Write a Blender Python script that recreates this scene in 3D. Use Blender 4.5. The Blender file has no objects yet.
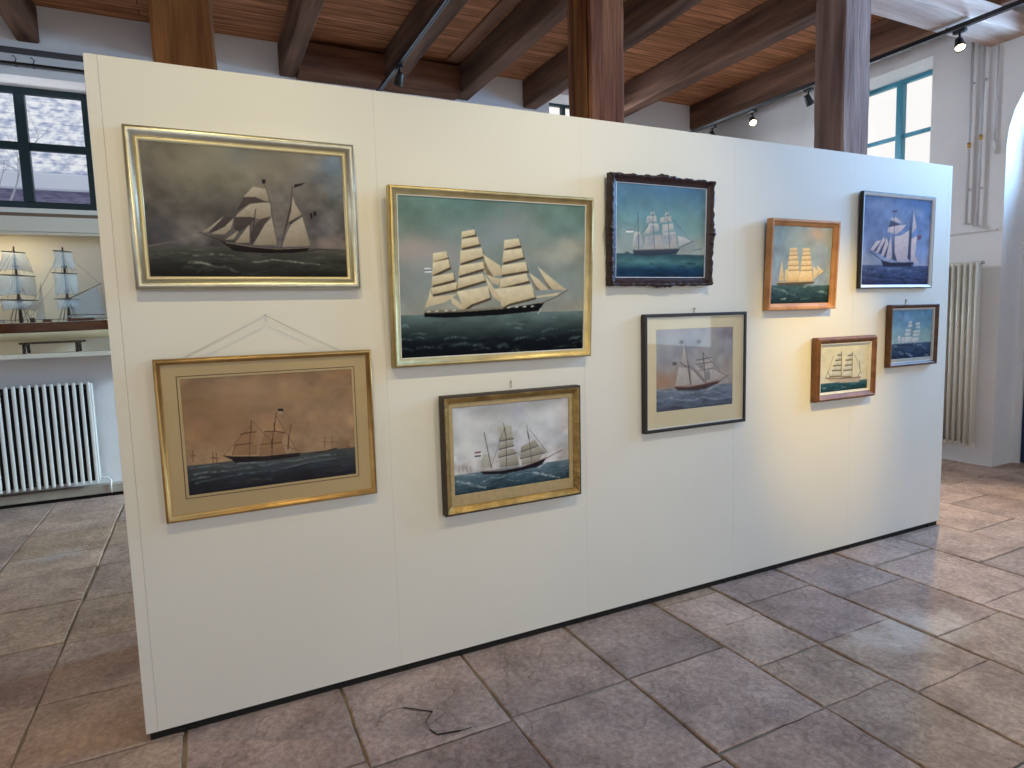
import bpy, bmesh, math, random
import numpy as np
from mathutils import Vector, Matrix
random.seed(7); RNG = np.random.default_rng(11)
COL = bpy.context.scene.collection
SC = bpy.context.scene
pi = math.pi

# ------------------------------------------------------------------ helpers
def lin(h):
    v = [int(h[i:i+2], 16)/255 for i in (0, 2, 4)]
    return np.array([c/12.92 if c <= .04045 else ((c+.055)/1.055)**2.4 for c in v])

def box(bm, x0, x1, y0, y1, z0, z1, mi=0, bev=0):
    vs = [bm.verts.new(p) for p in ((x0,y0,z0),(x1,y0,z0),(x1,y1,z0),(x0,y1,z0),(x0,y0,z1),(x1,y0,z1),(x1,y1,z1),(x0,y1,z1))]
    fs = [bm.faces.new([vs[i] for i in f]) for f in ((0,3,2,1),(4,5,6,7),(0,1,5,4),(1,2,6,5),(2,3,7,6),(3,0,4,7))]
    for f in fs: f.material_index = mi
    if bev:
        es = list({e for f in fs for e in f.edges})
        r = bmesh.ops.bevel(bm, geom=es, offset=bev, segments=2, affect='EDGES', profile=.6)
        for f in r['faces']: f.material_index = mi
    return vs

def tube(bm, pts, r, n=8, mi=0, cap=True):
    """round bar through pts; r is a number or one radius per point"""
    pts = [Vector(p) for p in pts]
    rs = r if isinstance(r, (list, tuple)) else [r]*len(pts)
    rings = []
    t0 = (pts[1]-pts[0]).normalized()
    up = Vector((0,0,1)) if abs(t0.z) < .9 else Vector((1,0,0))
    for i, p in enumerate(pts):
        a = pts[max(i-1,0)]; b = pts[min(i+1,len(pts)-1)]
        t = (b-a).normalized()
        u = t.cross(up).normalized(); v = u.cross(t)
        rings.append([bm.verts.new(p + rs[i]*(math.cos(2*pi*k/n)*u + math.sin(2*pi*k/n)*v)) for k in range(n)])
    for a, b in zip(rings, rings[1:]):
        for k in range(n):
            f = bm.faces.new((a[k], a[(k+1)%n], b[(k+1)%n], b[k])); f.smooth = True; f.material_index = mi
    if cap:
        for rg in (rings[0], rings[-1]):
            try: bm.faces.new(rg).material_index = mi
            except ValueError: pass

def lathe(bm, prof, M, n=20, mi=0):
    """prof: (radius, height) pairs turned about local z, placed by matrix M"""
    rings = [[bm.verts.new(M @ Vector((r*math.cos(2*pi*k/n), r*math.sin(2*pi*k/n), h))) for k in range(n)] for r, h in prof]
    for a, b in zip(rings, rings[1:]):
        for k in range(n):
            f = bm.faces.new((a[k], a[(k+1)%n], b[(k+1)%n], b[k])); f.smooth = True; f.material_index = mi
    return rings

def prism(bm, poly, ax, a0, a1, mi=0):
    """2-D outline (list of (p,q)) extruded along axis ax from a0 to a1"""
    def P(p, q, a): return {'x': (a,p,q), 'y': (p,a,q), 'z': (p,q,a)}[ax]
    A = [bm.verts.new(P(p,q,a0)) for p,q in poly]; B = [bm.verts.new(P(p,q,a1)) for p,q in poly]
    n = len(poly); fs = [bm.faces.new(A), bm.faces.new(list(reversed(B)))]
    for k in range(n): fs.append(bm.faces.new((A[k], B[k], B[(k+1)%n], A[(k+1)%n])))
    for f in fs: f.material_index = mi
    return fs

def obj(name, bm, mats, parent=None, loc=None, norm=True, autosmooth=False):
    if norm: bmesh.ops.recalc_face_normals(bm, faces=bm.faces)
    me = bpy.data.meshes.new(name); bm.to_mesh(me); bm.free()
    for m in (mats if isinstance(mats, (list, tuple)) else [mats]): me.materials.append(m)
    o = bpy.data.objects.new(name, me); COL.objects.link(o)
    if parent: o.parent = parent
    if loc: o.location = loc
    return o

def NB(): return bmesh.new()
def empty(name, loc=(0,0,0), rot=(0,0,0)):
    o = bpy.data.objects.new(name, None); COL.objects.link(o); o.location = loc; o.rotation_euler = rot
    o.empty_display_size = .1
    return o
def tag(o, label=None, cat=None, group=None, kind=None):
    if label: o['label'] = label
    if cat: o['category'] = cat
    if group: o['group'] = group
    if kind: o['kind'] = kind
    return o
def struct(name, bm, mats, **k):
    o = obj(name, bm, mats, **k); o['kind'] = 'structure'; return o

# ------------------------------------------------------------------ materials
def mat(name, col, rough=.6, metal=0, spec=.5, var=0, vscale=6, stretch=(1,1,1), bump=0, bscale=40, col2=None, coat=0, ramp=(.35,.65), detail=5):
    m = bpy.data.materials.new(name); m.use_nodes = True
    nt = m.node_tree; N = nt.nodes; Lk = nt.links
    b = N['Principled BSDF']
    c = tuple(lin(col)) if isinstance(col, str) else tuple(col)
    b.inputs['Base Color'].default_value = (*c, 1)
    b.inputs['Roughness'].default_value = rough; b.inputs['Metallic'].default_value = metal
    b.inputs['Specular IOR Level'].default_value = spec; b.inputs['Coat Weight'].default_value = coat
    if var or col2 or bump:
        tc = N.new('ShaderNodeTexCoord'); mp = N.new('ShaderNodeMapping'); mp.inputs['Scale'].default_value = stretch
        Lk.new(tc.outputs['Object'], mp.inputs['Vector'])
    if var or col2:
        n = N.new('ShaderNodeTexNoise'); n.inputs['Scale'].default_value = vscale; n.inputs['Detail'].default_value = detail
        Lk.new(mp.outputs[0], n.inputs['Vector'])
        r = N.new('ShaderNodeValToRGB'); r.color_ramp.elements[0].position = ramp[0]; r.color_ramp.elements[1].position = ramp[1]
        c2 = tuple(lin(col2)) if isinstance(col2, str) else (tuple(col2) if col2 is not None else tuple(np.clip(np.array(c)*(1+var),0,1)))
        c1 = c if col2 is not None else tuple(np.array(c)*(1-var))
        r.color_ramp.elements[0].color = (*c1,1); r.color_ramp.elements[1].color = (*c2,1)
        Lk.new(n.outputs['Fac'], r.inputs['Fac']); Lk.new(r.outputs['Color'], b.inputs['Base Color'])
    if bump:
        n2 = N.new('ShaderNodeTexNoise'); n2.inputs['Scale'].default_value = bscale; n2.inputs['Detail'].default_value = 6
        Lk.new(mp.outputs[0], n2.inputs['Vector'])
        bp = N.new('ShaderNodeBump'); bp.inputs['Strength'].default_value = bump; bp.inputs['Distance'].default_value = .02
        Lk.new(n2.outputs['Fac'], bp.inputs['Height']); Lk.new(bp.outputs[0], b.inputs['Normal'])
    return m

def glass_mat(name, tint=(1,1,1), refl=1.0):
    m = bpy.data.materials.new(name); m.use_nodes = True; nt = m.node_tree; N = nt.nodes; Lk = nt.links
    N.remove(N['Principled BSDF']); out = N['Material Output']
    t = N.new('ShaderNodeBsdfTransparent'); t.inputs[0].default_value = (*tint,1)
    g = N.new('ShaderNodeBsdfGlossy'); g.inputs['Roughness'].default_value = .02
    f = N.new('ShaderNodeLayerWeight'); f.inputs[0].default_value = .5
    pw = N.new('ShaderNodeMath'); pw.operation = 'POWER'; pw.inputs[1].default_value = 5; Lk.new(f.outputs['Facing'], pw.inputs[0])
    mu = N.new('ShaderNodeMath'); mu.operation = 'MULTIPLY_ADD'; mu.inputs[1].default_value = .96*refl; mu.inputs[2].default_value = .025*refl; Lk.new(pw.outputs[0], mu.inputs[0])
    mx = N.new('ShaderNodeMixShader'); Lk.new(mu.outputs[0], mx.inputs[0]); Lk.new(t.outputs[0], mx.inputs[1]); Lk.new(g.outputs[0], mx.inputs[2])
    Lk.new(mx.outputs[0], out.inputs[0]); return m

def emit_mat(name, col, s):
    m = bpy.data.materials.new(name); m.use_nodes = True; b = m.node_tree.nodes['Principled BSDF']
    b.inputs['Base Color'].default_value = (1,1,1,1); b.inputs['Emission Color'].default_value = (*col,1); b.inputs['Emission Strength'].default_value = s
    return m

def vcol_mat(name, rough=.5, spec=.3, bump=0, bscale=300):
    m = bpy.data.materials.new(name); m.use_nodes = True; nt = m.node_tree; N = nt.nodes; Lk = nt.links; b = N['Principled BSDF']
    a = N.new('ShaderNodeVertexColor'); a.layer_name = 'pigment'
    Lk.new(a.outputs[0], b.inputs['Base Color']); b.inputs['Roughness'].default_value = rough; b.inputs['Specular IOR Level'].default_value = spec
    if bump:
        tc = N.new('ShaderNodeTexCoord'); n2 = N.new('ShaderNodeTexNoise'); n2.inputs['Scale'].default_value = bscale
        Lk.new(tc.outputs['Object'], n2.inputs['Vector'])
        bp = N.new('ShaderNodeBump'); bp.inputs['Strength'].default_value = bump; bp.inputs['Distance'].default_value = .002
        Lk.new(n2.outputs['Fac'], bp.inputs['Height']); Lk.new(bp.outputs[0], b.inputs['Normal'])
    return m

M = {}
M['wall'] = mat('plaster_white', 'e6e5e6', .9, spec=.2, var=.05, vscale=1.2, bump=.25, bscale=6)
M['wallback'] = M['wall']
M['panel'] = mat('painted_panel', 'e3dfd6', .55, spec=.3, var=.012, vscale=2)
M['black'] = mat('black_plinth', '0c0b0b', .7)
M['seam'] = mat('panel_joint', '8d8880', .8)
M['beam'] = mat('old_beam_wood', '4f3930', .8, spec=.1, col2='856350', vscale=2.2, stretch=(5,.5,5), bump=.35, bscale=9, ramp=(.3,.75))
M['post'] = mat('old_post_wood', '643a28', .75, spec=.15, col2='a56e4e', vscale=2.6, stretch=(5,5,.5), bump=.4, bscale=9, ramp=(.3,.75))
M['header'] = mat('header_wood', '5a3d30', .8, spec=.1, col2='8a6048', vscale=2.2, stretch=(.5,5,5), bump=.3, bscale=9, ramp=(.3,.75))
M['girder'] = mat('girder_wood', 'b09182', .8, spec=.1, col2='dcc2b0', vscale=2.2, stretch=(.5,5,5), bump=.35, bscale=9, ramp=(.3,.75))
M['track'] = mat('track_black', '101013', .35, spec=.6)
M['fixture'] = mat('fixture_black', '121215', .4, spec=.5)
M['alu'] = mat('track_edge', 'b9b9bb', .25, metal=1)
M['bulb'] = emit_mat('warm_bulb', (1,.78,.45), 14)
M['bulboff'] = mat('lamp_glass', '3a3a3c', .2)
M['rad'] = mat('radiator_white', 'e6e6e2', .3, spec=.5)
M['radcream'] = mat('radiator_cream', 'dfdcd0', .35, spec=.5)
M['raddark'] = mat('radiator_core', '1c2024', .7)
M['pipe'] = mat('pipe_paint', 'c9c8cc', .5)
M['brass'] = mat('brass', 'c8a25a', .3, metal=1)
M['frame_teal'] = mat('teal_window_paint', '0b2f37', .4, spec=.5)
M['frame_teal_glare'] = mat('teal_paint_with_glare', '2f7f96', .45, spec=.5)  # same teal as the left window, lightened to imitate daylight glare
M['sill'] = mat('sill_white', 'e2ddd4', .6)
M['sill_shade'] = mat('sill_shade_brown', '7b6350', .7)
M['glass'] = glass_mat('window_glass', refl=.7)
M['picglass'] = glass_mat('picture_glass', refl=1.3)
M['navy'] = mat('navy_door_paint', '16294a', .4, spec=.5)
M['doorframe'] = mat('door_frame_white', 'dcdde0', .5)
M['steelbar'] = mat('dark_rail', '4b4a4e', .5)

# ceiling planks: rows across the beams
def plank_mat():
    m = bpy.data.materials.new('ceiling_planks'); m.use_nodes = True; nt = m.node_tree; N = nt.nodes; Lk = nt.links; b = N['Principled BSDF']
    tc = N.new('ShaderNodeTexCoord')
    br = N.new('ShaderNodeTexBrick'); br.inputs['Scale'].default_value = 1
    br.inputs['Brick Width'].default_value = 5.3; br.inputs['Row Height'].default_value = .115; br.inputs['Mortar Size'].default_value = .004
    br.inputs['Color1'].default_value = (*lin('cb8e69'),1); br.inputs['Color2'].default_value = (*lin('a8734f'),1); br.inputs['Mortar'].default_value = (*lin('4a2c1e'),1)
    Lk.new(tc.outputs['Object'], br.inputs['Vector'])
    mp = N.new('ShaderNodeMapping'); mp.inputs['Scale'].default_value = (1.2,14,1); Lk.new(tc.outputs['Object'], mp.inputs['Vector'])
    n = N.new('ShaderNodeTexNoise'); n.inputs['Scale'].default_value = 2; n.inputs['Detail'].default_value = 6; Lk.new(mp.outputs[0], n.inputs['Vector'])
    r = N.new('ShaderNodeValToRGB'); r.color_ramp.elements[0].color = (.55,.5,.45,1); r.color_ramp.elements[1].color = (1.25,1.2,1.15,1)
    r.color_ramp.elements[0].position = .3; r.color_ramp.elements[1].position = .7
    Lk.new(n.outputs['Fac'], r.inputs['Fac'])
    mx = N.new('ShaderNodeMix'); mx.data_type = 'RGBA'; mx.blend_type = 'MULTIPLY'; mx.inputs[0].default_value = 1
    Lk.new(br.outputs['Color'], mx.inputs[6]); Lk.new(r.outputs['Color'], mx.inputs[7]); Lk.new(mx.outputs[2], b.inputs['Base Color'])
    b.inputs['Roughness'].default_value = .8; b.inputs['Specular IOR Level'].default_value = .2
    return m
M['planks'] = plank_mat()

# flagstones: a tone of its own per slab (mesh colour) with cleft texture, stains and one bleached patch
def stone_mat():
    m = bpy.data.materials.new('flagstone'); m.use_nodes = True; nt = m.node_tree; N = nt.nodes; Lk = nt.links; b = N['Principled BSDF']
    tc = N.new('ShaderNodeTexCoord'); a = N.new('ShaderNodeVertexColor'); a.layer_name = 'pigment'
    def noise(s, d, rough=.55):
        n = N.new('ShaderNodeTexNoise'); n.inputs['Scale'].default_value = s; n.inputs['Detail'].default_value = d; n.inputs['Roughness'].default_value = rough
        Lk.new(tc.outputs['Object'], n.inputs['Vector']); return n
    n1 = noise(3.2, 8, .65)
    r1 = N.new('ShaderNodeValToRGB'); r1.color_ramp.elements[0].color = (.62,.6,.6,1); r1.color_ramp.elements[1].color = (1.3,1.28,1.25,1)
    r1.color_ramp.elements[0].position = .28; r1.color_ramp.elements[1].position = .72
    Lk.new(n1.outputs['Fac'], r1.inputs['Fac'])
    mx = N.new('ShaderNodeMix'); mx.data_type = 'RGBA'; mx.blend_type = 'MULTIPLY'; mx.inputs[0].default_value = 1
    Lk.new(a.outputs[0], mx.inputs[6]); Lk.new(r1.outputs['Color'], mx.inputs[7])
    n4 = noise(38, 10, .75)
    r4 = N.new('ShaderNodeValToRGB'); r4.color_ramp.elements[0].color = (.66,.65,.65,1); r4.color_ramp.elements[1].color = (1.28,1.27,1.25,1)
    r4.color_ramp.elements[0].position = .33; r4.color_ramp.elements[1].position = .68
    Lk.new(n4.outputs['Fac'], r4.inputs['Fac'])
    mx4 = N.new('ShaderNodeMix'); mx4.data_type = 'RGBA'; mx4.blend_type = 'MULTIPLY'; mx4.inputs[0].default_value = 1
    Lk.new(mx.outputs[2], mx4.inputs[6]); Lk.new(r4.outputs['Color'], mx4.inputs[7])
    # thin dark cleft lines where layers of the stone have flaked
    vo = N.new('ShaderNodeTexWave'); vo.wave_type = 'BANDS'; vo.inputs['Scale'].default_value = .55; vo.inputs['Distortion'].default_value = 22; vo.inputs['Detail'].default_value = 5; vo.inputs['Detail Scale'].default_value = 1.6; vo.inputs['Detail Roughness'].default_value = .65
    Lk.new(tc.outputs['Object'], vo.inputs['Vector'])
    rv = N.new('ShaderNodeValToRGB'); rv.color_ramp.elements[0].color = (.55,.53,.52,1); rv.color_ramp.elements[1].color = (1,1,1,1); rv.color_ramp.elements[0].position = .0; rv.color_ramp.elements[1].position = .045
    Lk.new(vo.outputs['Fac'], rv.inputs['Fac'])
    mx5 = N.new('ShaderNodeMix'); mx5.data_type = 'RGBA'; mx5.blend_type = 'MULTIPLY'; mx5.inputs[0].default_value = .32
    Lk.new(mx4.outputs[2], mx5.inputs[6]); Lk.new(rv.outputs['Color'], mx5.inputs[7])
    # bleached patch worn into the stone
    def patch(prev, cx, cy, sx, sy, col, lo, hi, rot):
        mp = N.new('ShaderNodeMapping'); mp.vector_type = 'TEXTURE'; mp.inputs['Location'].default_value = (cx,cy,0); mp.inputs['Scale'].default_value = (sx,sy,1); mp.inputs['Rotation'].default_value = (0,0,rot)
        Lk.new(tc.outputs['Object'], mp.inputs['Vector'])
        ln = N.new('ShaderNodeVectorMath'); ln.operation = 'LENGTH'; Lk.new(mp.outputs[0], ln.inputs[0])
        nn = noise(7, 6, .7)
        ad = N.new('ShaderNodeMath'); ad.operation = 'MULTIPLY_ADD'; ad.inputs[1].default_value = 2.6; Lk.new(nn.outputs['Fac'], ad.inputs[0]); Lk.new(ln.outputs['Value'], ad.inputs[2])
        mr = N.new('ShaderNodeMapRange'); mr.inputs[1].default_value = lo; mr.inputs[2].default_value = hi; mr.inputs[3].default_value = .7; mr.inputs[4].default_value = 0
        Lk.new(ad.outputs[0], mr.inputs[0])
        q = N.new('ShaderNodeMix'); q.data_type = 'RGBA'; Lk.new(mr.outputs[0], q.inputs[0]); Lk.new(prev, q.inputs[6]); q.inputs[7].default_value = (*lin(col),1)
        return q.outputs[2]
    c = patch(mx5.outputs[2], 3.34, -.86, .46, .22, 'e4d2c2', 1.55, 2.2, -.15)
    c = patch(c, -.72, 2.7, .33, .2, 'b3aaa8', 1.45, 1.95, .2)
    Lk.new(c, b.inputs['Base Color'])
    n2 = noise(14, 10, .7); n3 = noise(2.2, 4)
    ms = N.new('ShaderNodeMath'); ms.operation = 'MULTIPLY_ADD'; ms.inputs[1].default_value = 2.5; Lk.new(n3.outputs['Fac'], ms.inputs[0]); Lk.new(n2.outputs['Fac'], ms.inputs[2])
    bp = N.new('ShaderNodeBump'); bp.inputs['Strength'].default_value = .9; bp.inputs['Distance'].default_value = .014
    ma = N.new('ShaderNodeMath'); ma.operation = 'MULTIPLY_ADD'; ma.inputs[1].default_value = .25; Lk.new(rv.outputs['Color'], ma.inputs[0]); Lk.new(ms.outputs[0], ma.inputs[2])
    Lk.new(ma.outputs[0], bp.inputs['Height']); Lk.new(bp.outputs[0], b.inputs['Normal'])
    b.inputs['Roughness'].default_value = .82; b.inputs['Specular IOR Level'].default_value = .05
    return m
M['stone'] = stone_mat()
M['mortar'] = mat('mortar', '7d7468', .9, col2='a99c86', vscale=4, bump=.4, bscale=30)
M['crack'] = mat('crack', '17120f', .9)

# ------------------------------------------------------------------ floor of flagstones
def build_floor():
    bm = NB(); lay = bm.verts.layers.float_color.new('pigment')
    v = [bm.verts.new(p) for p in ((-4.6,-8.1,-.009),(8.2,-8.1,-.009),(8.2,5,-.009),(-4.6,5,-.009))]
    f = bm.faces.new(v); f.material_index = 1
    pal = ['b39b8c','b59d8d','a99284','bba291','b49b85','ab9689','bba28e','b0998b','b79d8b']
    XS = [-4.6,-4.02,-3.44,-2.78,-2.2,-1.6,-1.02,-.44,.13,.73,1.297,1.862,2.425,2.835,3.36,3.9,4.5,5.02,5.6,6.15,6.72,7.3,8.2]
    fixed = {8:[-1.09,-.5,.04,.51,1.1,1.7,2.31,2.9,3.5,4.1], 7:[-1.1,-.5,.0,.51,1.1,1.68,2.31,2.75,3.4,3.95], 6:[-.6,-.05,.52,1.13,1.72,2.3,2.72,3.3,3.9],
             9:[-1.16,-.545,.06,.6,1.2], 10:[-1.1,-.53,.05,.62], 11:[-1.62,-1.076,-.53,.1], 12:[-1.6,-1.07,-.73,-.37,-.05,.3], 13:[-1.7,-1.18,-.72,-.25,.2], 14:[-1.4,-.95,-.45,.02,.5]}
    def pts_line(p, q, n, j):
        out = []
        for i in range(n):
            t = i/n; d = 0 if i == 0 else random.uniform(-j, j)
            nx, ny = -(q[1]-p[1]), (q[0]-p[0]); l = math.hypot(nx, ny)
            out.append((p[0]+(q[0]-p[0])*t+nx/l*d, p[1]+(q[1]-p[1])*t+ny/l*d))
        return out
    for i in range(len(XS)-1):
        ys = list(fixed.get(i, []))
        lo = ys[0] if ys else random.uniform(-8,-7.6); hi = ys[-1] if ys else lo
        while lo > -8.1: lo -= random.uniform(.45,.72); ys.insert(0, lo)
        if not ys: ys = [lo]
        while hi < 5: hi += random.uniform(.45,.72); ys.append(hi)
        for y0, y1 in zip(ys, ys[1:]):
            g = .005; x0, x1 = XS[i]+g, XS[i+1]-g; a, b = y0+g, y1-g
            if b-a < .02: continue
            jit = lambda: random.uniform(-.006,.006)
            c = [(x0+jit(),a+jit()),(x1+jit(),a+jit()),(x1+jit(),b+jit()),(x0+jit(),b+jit())]
            ring = []
            for k in range(4): ring += pts_line(c[k], c[(k+1)%4], 7, .0035)
            cx = sum(p[0] for p in ring)/len(ring); cy = sum(p[1] for p in ring)/len(ring)
            zt = random.uniform(-.002,.002); tx, ty = random.uniform(-.004,.004), random.uniform(-.004,.004)
            base = lin(random.choice(pal))*np.array([.97,1.0,1.07])*random.uniform(1.0,1.24)
            def z(p): return zt+tx*(p[0]-cx)+ty*(p[1]-cy)
            def ins(p, d):
                l = math.hypot(p[0]-cx, p[1]-cy); return (p[0]+(cx-p[0])*d/l, p[1]+(cy-p[1])*d/l)
            low = [bm.verts.new((p[0],p[1],-.009)) for p in ring]
            mid = [bm.verts.new((p[0],p[1],z(p)-.004)) for p in ring]
            top = [bm.verts.new((*ins(p,.006),z(p))) for p in ring]
            for r in (low, mid, top):
                for w in r: w[lay] = (*base,1)
            n = len(ring)
            for A, B in ((low,mid),(mid,top)):
                for k in range(n): bm.faces.new((A[k],A[(k+1)%n],B[(k+1)%n],B[k]))
            bm.faces.new(top)
    # the cracked corner of the flagstone beside the panel
    cr = [(.80,-.335),(.835,-.28),(.885,-.255),(.935,-.262),(1.03,-.345),(.985,-.395),(.985,-.45),(1.00,-.492),(1.085,-.512),(1.13,-.515)]
    for w, (p, q) in zip((.0015,.002,.0025,.007,.003,.002,.006,.009,.004), zip(cr, cr[1:])):
        d = Vector((q[0]-p[0], q[1]-p[1])).normalized(); nx, ny = -d.y*w/2, d.x*w/2
        f = bm.faces.new([bm.verts.new((p[0]+nx,p[1]+ny,.0042)), bm.verts.new((p[0]-nx,p[1]-ny,.0042)), bm.verts.new((q[0]-nx,q[1]-ny,.0042)), bm.verts.new((q[0]+nx,q[1]+ny,.0042))])
        f.material_index = 2
    o = struct('floor', bm, [M['stone'], M['mortar'], M['crack']])
build_floor()

# ------------------------------------------------------------------ room shell
CEIL = 4.48
def wall_cells(bm, ax, a0, a1, us, zs, holes):
    """wall of blocks between grid lines us (along) and zs (up), leaving the holes (u0,u1,z0,z1) open"""
    for u0, u1 in zip(us, us[1:]):
        for z0, z1 in zip(zs, zs[1:]):
            cu, cz = (u0+u1)/2, (z0+z1)/2
            if any(h[0] < cu < h[1] and h[2] < cz < h[3] for h in holes): continue
            if ax == 'y': box(bm, u0, u1, a0, a1, z0, z1)
            else: box(bm, a0, a1, u0, u1, z0, z1)
    bmesh.ops.remove_doubles(bm, verts=bm.verts, dist=1e-5)
    seen = {}
    for f in list(bm.faces):           # drop the doubled faces inside the wall
        k = tuple(sorted(v.index for v in f.verts)); seen.setdefault(k, []).append(f)
    bm.verts.index_update(); seen = {}
    for f in bm.faces: seen.setdefault(tuple(sorted(v.index for v in f.verts)), []).append(f)
    bmesh.ops.delete(bm, geom=[f for fs in seen.values() if len(fs) > 1 for f in fs], context='FACES_ONLY')

W1 = (-1.63,-.49,2.70,3.86); W2 = (4.42,5.22,3.2,4.38)
bm = NB(); wall_cells(bm, 'y', 4.5, 4.95, [-4.6,W1[0],W1[1],W2[0],W2[1],7.6], [-.01,W1[2],W2[2],W1[3],W2[3],CEIL+.1], [W1,W2]); struct('wall_back', bm, M['wall'])
W5 = (-5.2,-3.6,1.0,3.9)  # made-up opening in the unseen left wall, goes with the fill lamp
bm = NB(); wall_cells(bm, 'x', -4.9, -4.6, [-8.1,W5[0],W5[1],4.95], [-.01,1.0,3.9,CEIL+.1], [W5]); struct('wall_left', bm, M['wall'])
FW = [(-3.6,-1.9,1.0,3.9),(.2,1.9,1.0,3.9),(3.9,5.6,1.0,3.9)]
bm = NB(); wall_cells(bm, 'y', -8.4, -8.0, [-4.6]+[u for h in FW for u in h[:2]]+[7.6], [-.01,1.0,3.9,CEIL+.1], FW); struct('wall_front', bm, M['wall'])
# right wall: back part with window, front part with the arched doorway and a window further on
W3 = (1.45,2.59,2.95,4.1); W4 = (-6.2,-4.6,1.0,3.9)
AY0, AY1 = -2.65, .75
bm = NB()
wall_cells(bm, 'x', 7.15, 7.62, [AY1,W3[0],W3[1],4.5], [-.01,W3[2],W3[3],CEIL+.1], [W3])
wall_cells(bm, 'x', 7.15, 7.62, [-8.0,W4[0],W4[1],AY0], [-.01,W4[2],W4[3],CEIL+.1], [W4])
arch = []
for k in range(25):
    t = pi*k/24; arch.append((-.95+1.7*math.cos(t), 3.05+1.2*math.sin(t)))
prism(bm, [(AY1,CEIL+.1)]+arch+[(AY0,CEIL+.1)], 'x', 7.15, 7.62)
struct('wall_right', bm, M['wall'])
bm = NB(); box(bm, -4.6, 7.6, -8.1, 4.6, CEIL, CEIL+.12); struct('ceiling', bm, M['planks'])
# plinth along the back wall
bm = NB(); box(bm, -4.5, 7.1, 4.40, 4.5, .035, .115, 0, .006); box(bm, -4.5, 7.1, 4.43, 4.5, 0, .035, 1)
struct('baseboard_back', bm, [mat('plinth_stone','a49a8c',.8,var=.1), M['crack']])

# ceiling beams along the room's depth, a girder and the posts under it
def rough_beam(bm, x0, x1, y0, y1, z0, z1, axis, seg=14, amp=.006):
    n = seg
    L0, L1 = {'x':(x0,x1),'y':(y0,y1),'z':(z0,z1)}[axis]
    rings = []
    c = .014
    for k in range(n+1):
        t = L0+(L1-L0)*k/n; j = lambda: random.uniform(-amp, amp)
        if axis == 'y': a0,a1,b0,b1 = x0,x1,z0,z1
        elif axis == 'x': a0,a1,b0,b1 = y0,y1,z0,z1
        else: a0,a1,b0,b1 = x0,x1,y0,y1
        prof = [(a0+c,b0),(a1-c,b0),(a1,b0+c),(a1,b1-c),(a1-c,b1),(a0+c,b1),(a0,b1-c),(a0,b0+c)]
        e = 0 if k in (0, n) else 1
        pr = [(p+j()*e, q+(j()*e)) for p, q in prof]
        P = {'y':lambda p,q:(p,t,q),'x':lambda p,q:(t,p,q),'z':lambda p,q:(p,q,t)}[axis]
        rings.append([bm.verts.new(P(p,q)) for p,q in pr])
    for A, B in zip(rings, rings[1:]):
        for k in range(8): bm.faces.new((A[k],A[(k+1)%8],B[(k+1)%8],B[k]))
    bm.faces.new(rings[0]); bm.faces.new(rings[-1])
BX = [(-3.35,-3.17),(-2.2,-2.02),(-.975,-.805),(.12,.29),(1.22,1.385),(2.275,2.445),(3.15,3.33),(4.05,4.24),(5.29,5.49),(6.68,6.85)]
for x0, x1 in BX:
    bm = NB(); rough_beam(bm, x0, x1, -7.9, 4.49, 4.15, 4.476, 'y', 24, .005)
    o = struct('ceiling_beam', bm, M['beam'])
bm = NB(); rough_beam(bm, -4.5, 7.14, .62, .935, 3.98, 4.149, 'x', 24, .005); struct('ceiling_girder', bm, M['girder'])
bm = NB(); rough_beam(bm, 1.387, 3.148, 4.26, 4.49, 4.13, 4.44, 'x', 8, .004); struct('header_beam', bm, M['header'])
bm = NB(); box(bm, 2.97, 3.12, -7.9, 4.25, 4.455, 4.478, 0, .004); struct('trim_1', bm, mat('cover_strip','8a5f45',.8,var=.25,vscale=3,stretch=(4,.4,4)))
PL = ['orange brown rough timber post rising behind the left end of the white panel', 'dark brown timber post with a lamplit stripe rising behind the middle of the white panel', 'dark timber post near the right end of the white panel, beside the bright window']
def post(x0, x1, y0, y1, label, split, m, m2):
    r = empty('timber_post', ((x0+x1)/2, (y0+y1)/2, 0)); tag(r, label, 'post', 'timber posts behind the panel')
    w, d = (x1-x0)/2, (y1-y0)/2
    bm = NB(); rough_beam(bm, -w, w, -d, d, .001, 3.972, 'z', 22, .005); obj('shaft', bm, m, r)
    bm = NB(); box(bm, -w-.012, w+.012, -d-.012, d+.012, .0, .09, 0, .01); obj('stone_base', bm, M['mortar'], r)
    if split:
        bm = NB(); rough_beam(bm, -w-.028, -w-.0065, -d+.015, d-.12, .12, 3.9, 'z', 12, .002); obj('lit_strip', bm, m2, r)  # orange strip imitates spotlight grazing the post's corner
    return r
mp1 = mat('orange_wood_and_lit_strip', '5f371b', .75, spec=.15, col2='9d6a3b', vscale=2.6, stretch=(5,5,.5), bump=.4, bscale=9, ramp=(.3,.75))
mp3 = mat('dark_post_wood', '715a55', .85, spec=.06, col2='a68d83', vscale=2.6, stretch=(5,5,.5), bump=.4, bscale=9, ramp=(.3,.75))
post(.19,.455,.68,.95, PL[0], 0, mp1, None)
post(2.53,2.79,.70,.965, PL[1], 1, M['post'], mp1)  # orange wood colour doubles as the lamplit strip
post(4.8,5.11,.69,.95, PL[2], 0, mp3, None)

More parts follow.
